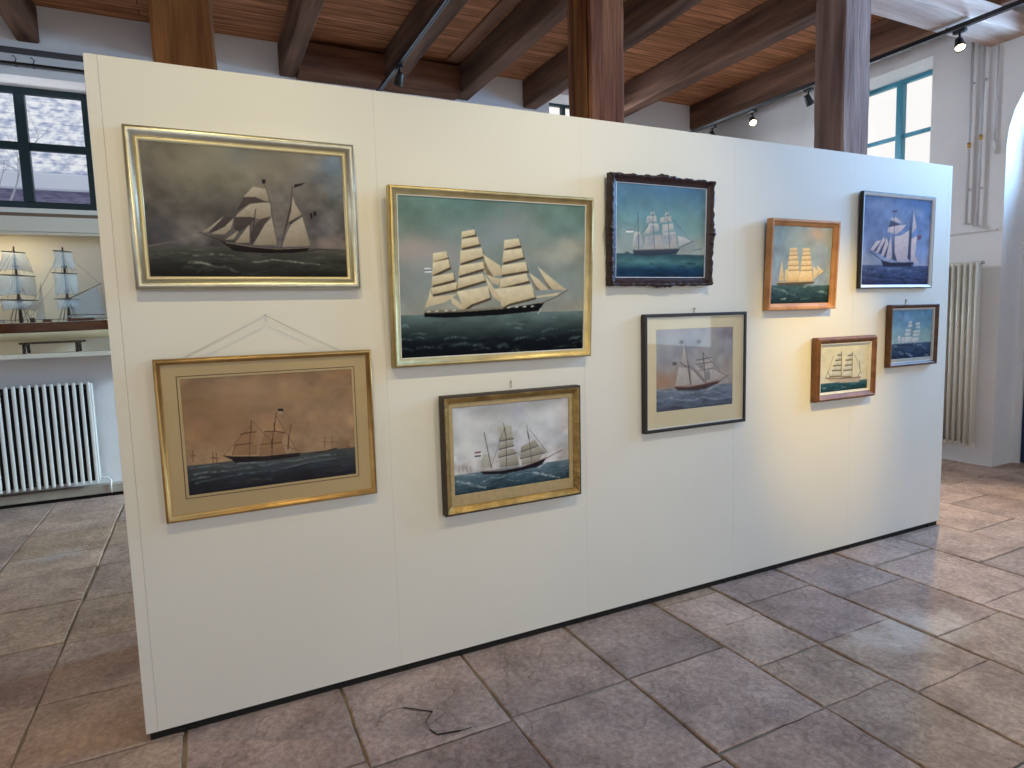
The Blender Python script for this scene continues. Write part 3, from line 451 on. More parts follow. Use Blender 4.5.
# ------------------------------------------------------------------ the painted pictures
ART = {1:[('B',[146,170,190,297],'6e604a',0.7),('B',[363,90,240,257],'93876a',0.75),('B',[341,304,164,237],'6b6149',0.5),('B',[628,59,190,158],'8d7d63',0.65),('B',[703,151,190,178],'6b5a48',0.5),('B',[824,159,126,217],'857d6c',0.6),('B',[479,-21,190,118],'5f645c',0.5),('B',[966,72,88,277],'73838f',0.75),('B',[927,713,114,79],'96806c',0.7),('B',[63,666,177,158],'4c4741',0.6),('B',[431,492,253,178],'443d36',0.6),('B',[770,470,139,257],'564d46',0.5),('B',[36,330,76,237],'4f463b',0.5),('B',[935,523,76,118],'5d5a58',0.5),('L',[1,772,94,741,131,740],13.9,'5f564c'),('S',[521,289,587,301,598,398,568,395,532,369,470,373],'a8987c','7d6c54'),('S',[496,429,530,409,605,409,601,515,547,541,503,526,422,531,438,501],'a8987c','7d6c54'),('S',[604,520,629,743,500,747,534,664,567,581,596,544],'a8987c','7d6c54'),('S',[489,585,486,730,413,732,453,656],'a8987c','7d6c54'),('S',[414,543,396,624,362,671,294,668,361,614],'a8987c','7d6c54'),('S',[365,529,349,564,288,651,253,662,304,605],'a8987c','7d6c54'),('S',[436,633,407,704,363,711,386,687],'a8987c','7d6c54'),('S',[767,511,801,743,651,754,679,646,706,568],'a8987c','7d6c54'),('S',[719,336,732,406,764,487,715,537,689,560,710,455],'a8987c','7d6c54'),('S',[422,531,503,526,521,537,493,584,439,645,411,623],'4a3f36','3a302a'),('S',[547,541,601,515,567,581,534,664,493,735,507,607],'4a3f36','3a302a'),('S',[470,373,532,369,568,395,598,401,496,425,432,485],'4a3f36','3a302a'),('S',[723,336,710,455,689,560,663,670,644,754,678,575],'4a3f36','3a302a'),('S',[689,560,715,537,762,497,705,574],'4a3f36','3a302a'),('S',[365,534,415,531,368,608,288,663],'4a3f36','3a302a'),('S',[331,712,362,728,478,753,628,766,801,749,783,786,704,803,550,810,403,796,375,762],'2a231f','17120f'),('L',[369,732,492,759,627,774,796,757],5.7,'85745e'),('L',[246,659,300,691,362,728],6.9,'3a2e26'),('L',[526,467,493,735],6.9,'3c3028'),('L',[724,265,713,396,678,575,643,766],5.7,'40342c'),('L',[578,255,602,392,628,760],4.6,'4a3d34'),('S',[568,227,587,229,586,257,568,262],'241f20','2a2422'),('S',[734,253,794,233,773,255,733,279],'241f20','2a2422'),('S',[808,478,821,474,822,519,810,526],'241f20','2a2422'),('S',[827,462,844,458,841,500,828,501],'241f20','2a2422'),('F',[494,881,593,862,716,870,843,892],11.5,'7d7c66'),('F',[186,894,238,885,283,907],18.4,'8b886c'),('F',[282,913,353,929,417,960],11.5,'5d5b49'),('F',[209,837,294,821,340,826,400,842],13.8,'6d6a58'),('F',[783,798,864,787,945,794],9.2,'5a5548'),('F',[54,827,135,814,189,824],11.5,'5b5948')],2:[('B',[122,335,252,125],'9b8f80',0.75),('B',[82,319,163,71],'a98f7c',0.6),('B',[203,386,178,107],'98928a',0.6),('B',[548,152,133,125],'8d8579',0.7),('B',[474,243,178,107],'868a84',0.6),('B',[812,309,178,89],'a39b85',0.8),('B',[892,271,89,53],'b0a288',0.6),('B',[734,514,237,143],'76807c',0.5),('B',[147,541,207,125],'848780',0.6),('B',[864,572,148,89],'868a83',0.5),('S',[170,358,237,343,247,382,170,412],'5a4832','43362a'),('S',[170,414,247,392,257,442,164,496],'5a4832','43362a'),('S',[165,501,270,477,278,522,161,560],'5a4832','43362a'),('S',[157,575,288,537,288,583,164,615],'5a4832','43362a'),('S',[318,218,383,201,389,233,314,257],'5a4832','43362a'),('S',[318,264,399,246,411,293,312,324],'5a4832','43362a'),('S',[309,337,420,316,430,369,305,420],'5a4832','43362a'),('S',[305,432,437,404,442,445,296,499],'5a4832','43362a'),('S',[296,514,424,481,438,526,290,580],'5a4832','43362a'),('S',[288,598,453,564,464,640,365,682,324,716,308,664],'5a4832','43362a'),('S',[542,263,620,249,632,294,538,321],'5a4832','43362a'),('S',[538,332,638,313,650,372,530,412],'5a4832','43362a'),('S',[530,427,660,401,674,462,521,491],'5a4832','43362a'),('S',[521,515,665,480,681,530,513,579],'5a4832','43362a'),('S',[470,587,692,554,715,642,569,683,526,713,521,661],'5a4832','43362a'),('S',[165,344,232,329,241,368,165,398],'d9c79f','a98d62'),('S',[165,400,241,378,251,428,158,482],'d9c79f','a98d62'),('S',[160,487,264,463,272,508,155,546],'d9c79f','a98d62'),('S',[151,561,283,523,282,568,159,601],'d9c79f','a98d62'),('S',[312,204,377,187,383,219,308,244],'d9c79f','a98d62'),('S',[312,250,394,232,405,279,306,310],'d9c79f','a98d62'),('S',[304,323,414,302,424,355,299,406],'d9c79f','a98d62'),('S',[299,418,431,390,437,430,291,485],'d9c79f','a98d62'),('S',[291,500,418,467,432,512,285,565],'d9c79f','a98d62'),('S',[282,584,447,549,458,626,360,667,318,701,302,650],'d9c79f','a98d62'),('S',[536,249,614,235,626,280,532,307],'d9c79f','a98d62'),('S',[532,317,631,299,644,358,524,397],'d9c79f','a98d62'),('S',[524,413,654,387,667,447,515,477],'d9c79f','a98d62'),('S',[515,501,659,465,675,515,507,565],'d9c79f','a98d62'),('S',[464,572,686,539,709,627,563,668,520,698,515,646],'d9c79f','a98d62'),('S',[147,566,159,616,286,599,230,648,119,684,143,605],'cdb990','b89e76'),('S',[418,342,515,418,521,475,477,488,443,418],'cdb990','b89e76'),('S',[418,433,468,490,515,501,502,544,468,531,439,474],'cdb990','b89e76'),('S',[426,469,460,531,477,562,520,636,515,656,477,626,456,582],'cdb990','b89e76'),('S',[246,613,278,634,326,691,302,701,258,659],'cdb990','b89e76'),('S',[721,418,812,504,897,581,813,576,776,535],'cdb990','b89e76'),('S',[672,460,731,508,790,579,740,580,704,534],'cdb990','b89e76'),('S',[668,481,704,587,727,620,695,577],'cdb990','b89e76'),('S',[713,620,860,596,832,617,722,631],'cdb990','b89e76'),('S',[418,352,439,428,477,488,439,474,424,418],'8a7350','705c40'),('S',[735,460,785,541,809,575,786,568],'8a7350','705c40'),('S',[677,476,717,556,740,578,713,577],'8a7350','705c40'),('S',[119,699,310,699,528,686,528,705,310,717,119,720],'8d8168','5a5040'),('S',[115,719,310,716,528,702,764,662,732,722,511,742,229,751,118,742],'141313','0d0c0c'),('L',[741,672,832,628,902,581],6.2,'5d4a36'),('L',[741,706,728,738],8.2,'a8aa98'),('L',[134,709,145,708],9.2,'c0b498'),('L',[174,708,185,706],9.2,'c0b498'),('L',[221,706,232,705],9.2,'c0b498'),('L',[261,705,273,703],9.2,'c0b498'),('L',[554,694,567,692],9.2,'c0b498'),('L',[598,692,610,690],9.2,'c0b498'),('L',[642,690,655,689],9.2,'c0b498'),('L',[687,689,699,687],9.2,'c0b498'),('S',[122,435,159,436,159,463,121,463],'cfc9c0','cfc9c0'),('L',[123,450,157,448],7.2,'33333a'),('L',[374,165,377,187],3.1,'5b4c3c'),('L',[610,212,614,235],3.1,'5b4c3c')],3:[('B',[114,219,253,233],'8e6b46',0.5),('B',[321,171,169,415],'a88664',0.5),('B',[519,145,203,155],'a98a69',0.4),('B',[771,305,219,207],'9d7e5e',0.5),('B',[177,450,253,155],'85603f',0.5),('B',[853,557,169,155],'97775a',0.4),('B',[386,483,203,181],'9c7654',0.4),('S',[309,509,395,512,379,616,269,605],'9a7350','8f6a48'),('S',[446,511,560,533,540,635,420,623],'9a7350','8f6a48'),('S',[268,612,400,619,395,707,254,689],'9a7350','8f6a48'),('S',[409,629,555,638,562,729,405,717],'9a7350','8f6a48'),('L',[309,512,349,505,397,504],9.6,'5b3c28'),('L',[446,509,508,514,565,538],9.6,'5b3c28'),('L',[271,605,360,601],8.0,'5b3c28'),('L',[420,623,545,623],8.0,'5b3c28'),('L',[375,402,368,503],8.0,'5b3c28'),('L',[366,495,348,730],4.8,'5b3c28'),('L',[521,352,504,501],6.4,'5b3c28'),('L',[506,445,506,509],11.1,'5b3c28'),('L',[498,508,479,738],6.4,'5b3c28'),('L',[488,586,483,658],12.7,'5b3c28'),('L',[605,468,590,571],6.4,'5b3c28'),('L',[588,566,578,691],11.1,'5b3c28'),('L',[279,598,254,681],4.8,'5b3c28'),('L',[204,688,280,575,368,448],3.2,'5b3c28'),('L',[565,656,649,720],4.8,'5b3c28'),('L',[380,403,483,609],3.2,'5b3c28'),('L',[520,376,628,700],3.2,'5b3c28'),('S',[195,680,263,702,435,729,653,734,638,768,454,773,270,761,247,724],'1d1718','141214'),('S',[533,315,564,319,565,344,532,337],'221d1d','221d1d'),('S',[535,337,560,344,554,368,536,359],'b09c82','a08c70'),('L',[752,750,813,746,879,732],12.7,'3a2a26'),('L',[807,606,803,722],6.4,'7a573e'),('L',[789,658,821,660],8.0,'805c42'),('L',[791,620,819,623],6.4,'8a6548'),('L',[853,614,850,730],6.4,'7a573e'),('L',[836,666,868,668],8.0,'805c42'),('L',[837,628,866,631],6.4,'8a6548'),('L',[148,646,145,743],6.4,'6e4c34'),('L',[133,691,158,692],9.6,'7a553a'),('L',[42,612,38,707],6.4,'6e4c34'),('L',[27,655,52,657],9.6,'7a553a'),('L',[952,675,952,781],6.4,'6e4c34'),('L',[937,724,967,725],9.6,'7a553a'),('L',[166,657,164,755],6.4,'6e4c34'),('L',[152,702,177,704],9.6,'7a553a'),('F',[24,764,150,765,279,785],14.3,'6d7670'),('F',[39,822,197,817,369,823],14.3,'7d867e'),('F',[44,902,244,868,450,856],12.7,'6a736e'),('F',[400,808,613,793,869,785],14.3,'7d867e'),('F',[471,871,666,836,890,817],12.7,'5f6966'),('F',[18,860,124,863],12.7,'7d867e'),('F',[557,855,732,832],11.1,'6d7670'),('F',[280,769,433,787],15.9,'8d958c')],4:[('B',[61,174,118,187],'c4c1bc',0.8),('B',[220,194,202,187],'c8c4be',0.8),('B',[500,135,202,210],'b3b3a6',0.6),('B',[827,221,253,210],'c9c7c1',0.75),('B',[742,45,202,93],'8f8c88',0.6),('B',[336,71,186,117],'8c8988',0.7),('B',[117,475,152,187],'cac7bc',0.8),('B',[631,456,270,187],'b3b0ad',0.5),('B',[954,139,101,187],'c0b9b4',0.5),('B',[551,118,67,117],'9b97a5',0.5),('S',[376,399,427,375,493,400,501,443,379,446],'a19a8a','6d6656'),('S',[375,469,493,450,505,522,371,541],'a19a8a','6d6656'),('S',[371,549,502,545,526,612,369,634],'a19a8a','6d6656'),('S',[375,651,535,629,546,754,386,751],'a19a8a','6d6656'),('S',[565,536,687,474,723,546,561,601],'a19a8a','6d6656'),('S',[564,605,732,563,781,651,554,679],'a19a8a','6d6656'),('S',[566,689,754,663,720,738,567,761],'a19a8a','6d6656'),('S',[241,565,290,580,307,730,219,715],'a8a391','928c7c'),('S',[722,479,796,650,772,646],'a8a391','928c7c'),('S',[362,274,485,267,494,385,388,386],'a8a391','928c7c'),('L',[255,322,309,738],9.4,'4b4238'),('L',[418,235,430,314],6.3,'4b4238'),('L',[426,298,436,377],12.5,'4b4238'),('L',[438,377,436,759],7.8,'4b4238'),('L',[620,292,625,387],6.3,'4b4238'),('L',[627,371,636,451],14.1,'4b4238'),('L',[638,452,659,757],6.3,'4b4238'),('L',[381,439,504,425],7.8,'4b4238'),('L',[373,538,508,512],9.4,'4b4238'),('L',[372,631,529,601],9.4,'4b4238'),('L',[564,599,721,551],9.4,'4b4238'),('L',[557,680,778,647],9.4,'4b4238'),('L',[643,342,802,651],4.7,'4b4238'),('L',[429,283,309,715],3.1,'4b4238'),('S',[215,764,385,790,566,781,718,737,795,706,735,801,566,818,407,828,241,803],'2b2325','17161a'),('L',[226,760,385,784,566,776,718,731,789,704],7.8,'8a7268'),('L',[777,720,934,642],10.9,'6a5150'),('L',[179,540,220,538],17.2,'6a3a38'),('L',[179,560,220,560],17.2,'c9c5bc'),('L',[178,579,219,581],17.2,'2e3a46'),('F',[658,865,751,904,906,974],21.9,'b4bab6'),('F',[26,832,110,881,254,958],21.9,'a3abaa'),('F',[717,811,777,760,885,680],25.0,'b9bcb8'),('F',[218,893,306,862,417,858],12.5,'8b979a'),('F',[519,861,588,849,669,863],12.5,'96a2a4'),('F',[81,784,166,783,208,822],12.5,'8d999b'),('F',[439,910,518,940,610,925],9.4,'72807f'),('L',[41,670,46,732],9.4,'8f7f72'),('L',[73,675,77,737],9.4,'8f7f72'),('L',[104,681,109,743],9.4,'8f7f72'),('L',[136,686,141,748],9.4,'8f7f72')],5:[('B',[161,363,136,78],'7b9ea0',0.6),('B',[598,318,311,175],'6c8f8c',0.5),('B',[862,401,155,136],'76958a',0.6),('B',[86,650,214,97],'8c9b98',0.6),('B',[910,622,175,78],'9c9a90',0.5),('B',[347,107,389,117],'54788f',0.4),('S',[391,270,424,312,359,316],'b9b8b2','8c8f8e'),('S',[334,335,431,325,442,389,323,412],'b9b8b2','8c8f8e'),('S',[351,413,456,408,468,489,332,507],'b9b8b2','8c8f8e'),('S',[557,262,580,308,518,320],'b9b8b2','8c8f8e'),('S',[476,348,522,331,527,390,473,407],'b9b8b2','8c8f8e'),('S',[529,331,603,319,608,380,533,394],'b9b8b2','8c8f8e'),('S',[504,419,619,399,637,467,500,513],'b9b8b2','8c8f8e'),('S',[315,496,341,453,376,521,300,536],'b9b8b2','8c8f8e'),('S',[198,513,259,506,293,680,168,687],'b9b8b2','8c8f8e'),('S',[679,537,750,549,833,586,700,660],'b9b8b2','8c8f8e'),('S',[517,508,653,492,658,538,503,537],'b9b8b2','8c8f8e'),('S',[314,552,488,531,519,687,307,691],'a19fa0','a09c94'),('S',[500,539,658,532,671,671,540,675],'a19fa0','a09c94'),('S',[334,558,404,548,419,633,363,678],'8f959b','979b9d'),('S',[510,544,618,537,604,627,532,644],'8f959b','979b9d'),('S',[211,557,259,534,268,638,211,647],'8f959b','979b9d'),('S',[522,331,558,343,551,393,523,387],'8f959b','979b9d'),('S',[362,424,431,441,439,490,376,507],'8f959b','979b9d'),('S',[361,331,375,382,362,403,331,391],'8f959b','979b9d'),('L',[232,301,245,696],8.5,'4c5560'),('L',[389,256,419,690],7.1,'4c5560'),('L',[556,252,591,671],7.1,'4c5560'),('L',[700,667,871,588],7.1,'4c5560'),('L',[232,362,184,530],4.3,'4c5560'),('L',[403,352,252,541],2.8,'4c5560'),('L',[571,314,841,589],2.8,'4c5560'),('S',[177,705,711,673,668,739,377,763,200,759],'3f4650','2d3540'),('L',[184,706,705,676],8.5,'7d7672'),('L',[111,512,182,509],17.0,'d8d8d2'),('L',[118,489,179,489],9.9,'65717c'),('S',[82,749,116,720,170,747],'4d5a60','3f4e58'),('L',[874,689,965,674],14.2,'6c7880')],6:[('B',[133,152,161,133],'a5a59b',0.7),('B',[155,47,231,88],'a08f91',0.6),('B',[25,211,161,88],'9a9d90',0.5),('B',[332,355,346,243],'949391',0.5),('B',[110,601,277,133],'9b7d66',0.85),('B',[66,619,185,88],'9f7658',0.6),('B',[750,378,208,266],'9c9687',0.5),('B',[947,503,138,110],'a08a78',0.5),('B',[700,152,138,133],'a9a48e',0.4),('S',[283,466,394,488,428,699,243,694],'b3ac9e','a39789'),('S',[352,188,403,456,317,422],'b3ac9e','a39789'),('S',[437,502,485,534,625,700,448,696],'b3ac9e','a39789'),('S',[515,422,707,383,717,428,512,445],'b3ac9e','a39789'),('S',[623,452,720,439,737,514,624,541],'b3ac9e','a39789'),('S',[477,461,601,520,625,648],'b3ac9e','a39789'),('S',[750,520,879,637,751,660],'b3ac9e','a39789'),('S',[813,515,944,626,866,621],'b3ac9e','a39789'),('S',[624,544,742,522,751,665,641,686],'b3ac9e','a39789'),('S',[439,451,524,537,625,663,610,684,470,519],'8a837d','7d766f'),('S',[531,450,608,469,601,520,554,502],'8a837d','7d766f'),('S',[632,544,687,541,696,653,641,664],'8a837d','7d766f'),('L',[360,167,406,456],7.3,'4f4744'),('L',[397,398,438,695],14.6,'4f4744'),('L',[594,307,608,440],13.1,'4f4744'),('L',[611,440,633,700],8.8,'4f4744'),('L',[297,404,387,473],8.8,'4f4744'),('L',[515,397,709,376],8.8,'4f4744'),('L',[508,448,717,434],7.3,'4f4744'),('L',[547,531,737,510],7.3,'4f4744'),('L',[718,506,936,633],4.4,'4f4744'),('L',[831,678,944,614],7.3,'4f4744'),('L',[409,457,610,661],5.8,'4f4744'),('L',[599,322,912,624],2.9,'4f4744'),('S',[293,144,343,143,349,180,296,187],'5a5050','6a5a55'),('S',[513,149,565,148,572,186,517,193],'5a5050','6a5a55'),('S',[205,403,255,403,261,440,208,446],'5a5050','6a5a55'),('S',[228,707,410,728,594,711,840,679,792,713,626,767,456,770,268,754],'47302a','2d2522'),('L',[239,705,410,724,594,708,815,680],7.3,'7a4640'),('F',[14,729,129,761,246,764,411,793,595,794],20.4,'8c9193'),('F',[0,842,86,864,187,838,321,873,472,902,596,869,754,914,982,905],17.5,'9aa0a2'),('F',[658,785,768,734,880,713],29.2,'a1a6a6'),('F',[28,787,202,818,381,819,565,866],11.7,'747c84'),('F',[627,827,753,815,883,865,997,845],14.6,'8f9699'),('F',[14,915,202,919,411,970,628,947,950,964],14.6,'6d757d')],7:[('B',[752,112,239,120],'c0a489',0.85),('B',[731,129,130,68],'d2a97c',0.6),('B',[131,172,130,155],'7d8a8c',0.5),('B',[344,169,261,120],'a5a89c',0.5),('B',[475,508,349,241],'8f9a97',0.5),('B',[861,384,196,172],'8d93a0',0.5),('S',[281,283,401,274,407,312,356,319,279,323],'e0c99a','c79f6c'),('L',[279,330,408,320],10.3,'9c7b52'),('S',[281,330,406,322,417,363,361,370,276,374],'e0c99a','c79f6c'),('L',[276,381,418,371],10.3,'9c7b52'),('S',[276,385,418,376,430,422,366,430,271,434],'e0c99a','c79f6c'),('L',[271,441,430,431],10.3,'9c7b52'),('S',[271,444,431,436,448,494,373,502,262,506],'e0c99a','c79f6c'),('L',[262,513,448,503],10.3,'9c7b52'),('S',[269,516,442,508,458,555,378,562,259,566],'e0c99a','c79f6c'),('L',[259,573,459,563],10.3,'9c7b52'),('S',[260,578,459,570,485,697,391,704,250,708],'e0c99a','c79f6c'),('L',[250,715,486,706],10.3,'9c7b52'),('S',[496,280,617,272,624,309,573,316,495,321],'e0c99a','c79f6c'),('L',[495,328,625,318],10.3,'9c7b52'),('S',[497,328,623,319,635,360,578,368,492,372],'e0c99a','c79f6c'),('L',[492,379,635,369],10.3,'9c7b52'),('S',[492,382,636,374,648,420,583,428,487,432],'e0c99a','c79f6c'),('L',[487,439,648,429],10.3,'9c7b52'),('S',[488,442,649,434,666,493,591,500,479,505],'e0c99a','c79f6c'),('L',[479,511,667,501],10.3,'9c7b52'),('S',[486,515,661,507,677,553,597,561,476,565],'e0c99a','c79f6c'),('L',[477,572,678,562],10.3,'9c7b52'),('S',[477,577,678,569,705,697,610,704,468,708],'e0c99a','c79f6c'),('L',[469,715,706,705],10.3,'9c7b52'),('S',[160,425,198,596,209,708,122,703],'d6c39a','bfa272'),('S',[689,506,787,575,770,645,711,681],'d6c39a','bfa272'),('S',[759,497,887,575,791,628],'d6c39a','bfa272'),('S',[218,561,272,561,280,703,222,703],'d6c39a','bfa272'),('S',[65,721,741,702,715,737,492,764,121,757],'6d5a42','3a3a36'),('L',[71,724,735,705],8.6,'cdb78c'),('L',[719,707,898,575],6.9,'8a7458'),('F',[123,804,278,857,411,883],24.1,'93a49c'),('F',[764,857,852,839,945,875],24.1,'8aa39c'),('F',[559,786,712,760,957,742],20.7,'8aa09c'),('F',[36,787,167,813],13.8,'64807d'),('F',[174,945,261,927],17.2,'8a9a94'),('F',[504,945,680,928],13.8,'4f6a68')],8:[('B',[239,108,218,112],'8fa0ba',0.5),('B',[480,257,238,128],'8197bb',0.5),('B',[135,381,178,192],'6f82a8',0.5),('B',[109,695,178,80],'8fa0b4',0.6),('B',[896,521,138,208],'6c92c8',0.5),('B',[840,77,158,80],'5077b4',0.5),('B',[780,146,119,48],'97a8c4',0.5),('S',[196,505,269,491,166,616,120,601],'c6c3c6','a19fae'),('S',[300,455,325,486,232,643,187,625],'c6c3c6','a19fae'),('S',[339,446,375,533,310,680,267,657],'c6c3c6','a19fae'),('S',[406,420,431,691,378,719,345,686],'c6c3c6','a19fae'),('S',[381,249,459,223,577,286,481,285],'c6c3c6','a19fae'),('S',[364,345,482,314,626,303,547,377,469,422,352,393],'c6c3c6','a19fae'),('S',[456,443,565,424,668,364,691,688,640,732,511,722,460,611],'c6c3c6','a19fae'),('S',[727,149,782,327,716,398],'c6c3c6','a19fae'),('S',[702,464,793,428,780,654,845,751,720,723],'c6c3c6','a19fae'),('S',[437,444,460,611,511,722,432,704],'4c5068','3f4460'),('S',[679,200,710,403,706,720,664,688],'4c5068','3f4460'),('S',[269,504,300,458,200,618,166,616],'4c5068','3f4460'),('S',[325,490,345,454,278,646,232,643],'4c5068','3f4460'),('S',[375,533,403,429,347,684,310,680],'4c5068','3f4460'),('S',[391,261,481,286,541,307,364,342],'4c5068','3f4460'),('L',[437,163,472,722],8.0,'3e3f52'),('L',[702,142,707,736],9.6,'3e3f52'),('L',[121,625,300,724],9.6,'3e3f52'),('L',[476,153,417,163],16.0,'3e3f52'),('S',[277,716,421,742,762,732,759,778,312,790],'2e2f40','232536'),('S',[793,422,861,410,860,459,815,470],'6f4a5c','5b4a66'),('F',[362,818,558,802,740,833],12.8,'7d8cae'),('F',[39,835,209,850],12.8,'5d6f98'),('F',[403,897,599,850,864,849],11.2,'66789c'),('F',[738,768,861,759,987,767],19.2,'96a2b4'),('F',[117,928,503,945],12.8,'46557e')],9:[('B',[381,226,431,275],'d9c68e',0.4),('B',[862,383,194,321],'c9bd98',0.5),('S',[369,152,433,151,434,215,348,216],'ddd0a4','a8966a'),('L',[348,216,434,215],27.6,'6f6042'),('S',[338,234,434,231,435,322,309,327],'ddd0a4','a8966a'),('L',[309,327,435,322],27.6,'6f6042'),('S',[286,350,436,349,437,436,266,439],'ddd0a4','a8966a'),('L',[266,439,437,436],27.6,'6f6042'),('S',[266,455,437,459,438,547,248,540],'ddd0a4','a8966a'),('L',[248,540,438,547],27.6,'6f6042'),('S',[225,558,438,565,440,678,198,664],'ddd0a4','a8966a'),('L',[198,664,440,678],27.6,'6f6042'),('S',[580,174,660,172,661,234,564,242],'ddd0a4','a8966a'),('L',[564,242,661,234],27.6,'6f6042'),('S',[542,258,662,255,663,338,524,337],'ddd0a4','a8966a'),('L',[524,337,663,338],27.6,'6f6042'),('S',[529,372,663,365,664,448,512,455],'ddd0a4','a8966a'),('L',[512,455,664,448],27.6,'6f6042'),('S',[502,470,660,471,662,561,483,556],'ddd0a4','a8966a'),('L',[483,556,662,561],27.6,'6f6042'),('S',[482,583,649,586,646,710,461,696],'ddd0a4','a8966a'),('L',[461,696,646,710],27.6,'6f6042'),('L',[427,143,440,735],23.0,'7a6a48'),('L',[656,162,669,759],23.0,'7a6a48'),('L',[683,206,773,375,866,663],11.5,'7a6a48'),('L',[817,379,843,614,779,747],18.4,'7a6a48'),('L',[263,216,172,548,110,678],9.2,'7a6a48'),('L',[151,546,205,665],16.1,'7a6a48'),('L',[423,184,247,647],6.9,'7a6a48'),('L',[639,191,461,668],6.9,'7a6a48'),('S',[110,683,451,736,867,745,814,844,452,824,206,768],'c0a678','a89878'),('L',[120,688,451,727,856,737],20.7,'7b5a3a'),('F',[70,901,133,897],36.7,'7f968a'),('F',[453,921,540,919],32.2,'6f8a84'),('F',[649,873,759,873],23.0,'5c7a74'),('F',[282,948,389,960],23.0,'5c7a74'),('F',[825,846,980,815],32.2,'4c6866')],10:[('B',[347,143,318,161],'7f9ab6',0.5),('B',[803,523,269,161],'8aa39c',0.6),('B',[711,157,245,161],'6a8a9c',0.4),('B',[236,454,269,181],'86a0ac',0.5),('S',[422,234,482,231,489,287,404,289],'c2c4c0','9da6ac'),('S',[405,303,492,299,499,353,390,358],'c2c4c0','9da6ac'),('S',[343,399,476,396,478,446,327,444],'c2c4c0','9da6ac'),('S',[333,469,459,465,461,530,320,532],'c2c4c0','9da6ac'),('S',[325,555,501,552,515,671,319,663],'c2c4c0','9da6ac'),('S',[593,271,692,267,694,315,583,321],'c2c4c0','9da6ac'),('S',[601,343,695,340,702,380,598,387],'c2c4c0','9da6ac'),('S',[538,435,699,433,701,477,523,474],'c2c4c0','9da6ac'),('S',[534,503,690,503,694,548,520,545],'c2c4c0','9da6ac'),('S',[519,579,680,578,689,661,505,660],'c2c4c0','9da6ac'),('S',[154,529,214,522,227,674,157,670],'c2c4c0','9da6ac'),('S',[251,558,296,553,310,679,254,680],'c2c4c0','9da6ac'),('L',[457,206,487,710],8.1,'7d8a94'),('L',[641,243,666,700],8.1,'7d8a94'),('L',[237,494,247,695],8.1,'7d8a94'),('S',[38,689,599,709,550,749,123,734],'333e54','2b354a'),('F',[370,888,521,961],40.3,'8a9cac'),('F',[198,855,297,903],40.3,'6f849c'),('F',[849,953,939,948],32.3,'7f94a8'),('F',[637,740,738,736],28.2,'8095a8'),('F',[790,770,868,817],28.2,'6f86a0'),('F',[75,725,147,740],24.2,'8498aa'),('F',[561,715,634,657],24.2,'9aa8b4')]}
HZ = {1:764,2:728,3:739,4:766,5:744,6:723,7:760,8:773,9:801,10:685}

SKY = {1:['6a5f49','625a4b','5a5148'],2:['607667','777d6e','938c78'],3:['94704c','a07b58','a5835f'],4:['9a9795','a8a5a2','b0aaa4'],5:['4d6e88','63858d','989f98'],
       6:['8d8287','949190','9a8a7c'],7:['98a69a','8f9c98','8694a2'],8:['5170a2','6781ae','8797b5'],9:['dccb94','dac78d','d6c596'],10:['4a7598','61889c','869f9e']}
SEA = {1:['4a463b','35332a','1c1a15'],2:['5f6c62','3f4a43','14181a','0a0c0e'],3:['4a4d49','2a3036','11151c'],4:['5d6c6e','41525a','263439'],5:['354e5b','4a7271','1f3b52','162c45'],
       6:['6d747a','596370','434b55'],7:['3f5655','2c4247','19272b'],8:['4c5d86','35456c','2a2e4e'],9:['35544e','27443f','1f3834'],10:['3e5069','2e3f57','222f45']}
WALLREF = {1:'d9ceb5',2:'d8cdb8',3:'c8bfb0',4:'c9c4b9',5:'d5d3cb',6:'d4cfc0',7:'d9d5c9',8:'c4d8e4',9:'eadcb4',10:'c8d3dc'}
SKYN = {1:1.25,2:.3,3:.55,4:.6,5:.3,6:.45,7:.35,8:.6,9:.15,10:.45}
NX = {1:310,2:300,3:290,4:210,5:180,6:170,7:150,8:150,9:130,10:110}
WAVES = {1:50,2:40,3:60,4:70,5:14,6:60,7:60,8:90,9:40,10:60}

def vnoise(nx, ny, fx, fy, octv=4):
    out = np.zeros((ny, nx)); amp = 1; tot = 0
    for o in range(octv):
        gx, gy = int(fx*2**o)+2, int(fy*2**o)+2
        g = RNG.random((gy+1, gx+1))
        X = np.linspace(0, gx-1.001, nx); Y = np.linspace(0, gy-1.001, ny)
        xi = X.astype(int); yi = Y.astype(int); tx = X-xi; ty = Y-yi
        tx = tx*tx*(3-2*tx); ty = ty*ty*(3-2*ty)
        a = g[np.ix_(yi, xi)]*(1-tx)+g[np.ix_(yi, xi+1)]*tx
        b = g[np.ix_(yi+1, xi)]*(1-tx)+g[np.ix_(yi+1, xi+1)]*tx
        out += amp*(a*(1-ty[:,None])+b*ty[:,None]); tot += amp; amp *= .5
    return out/tot

def rgb(h): return np.array([int(h[i:i+2],16)/255 for i in (0,2,4)])

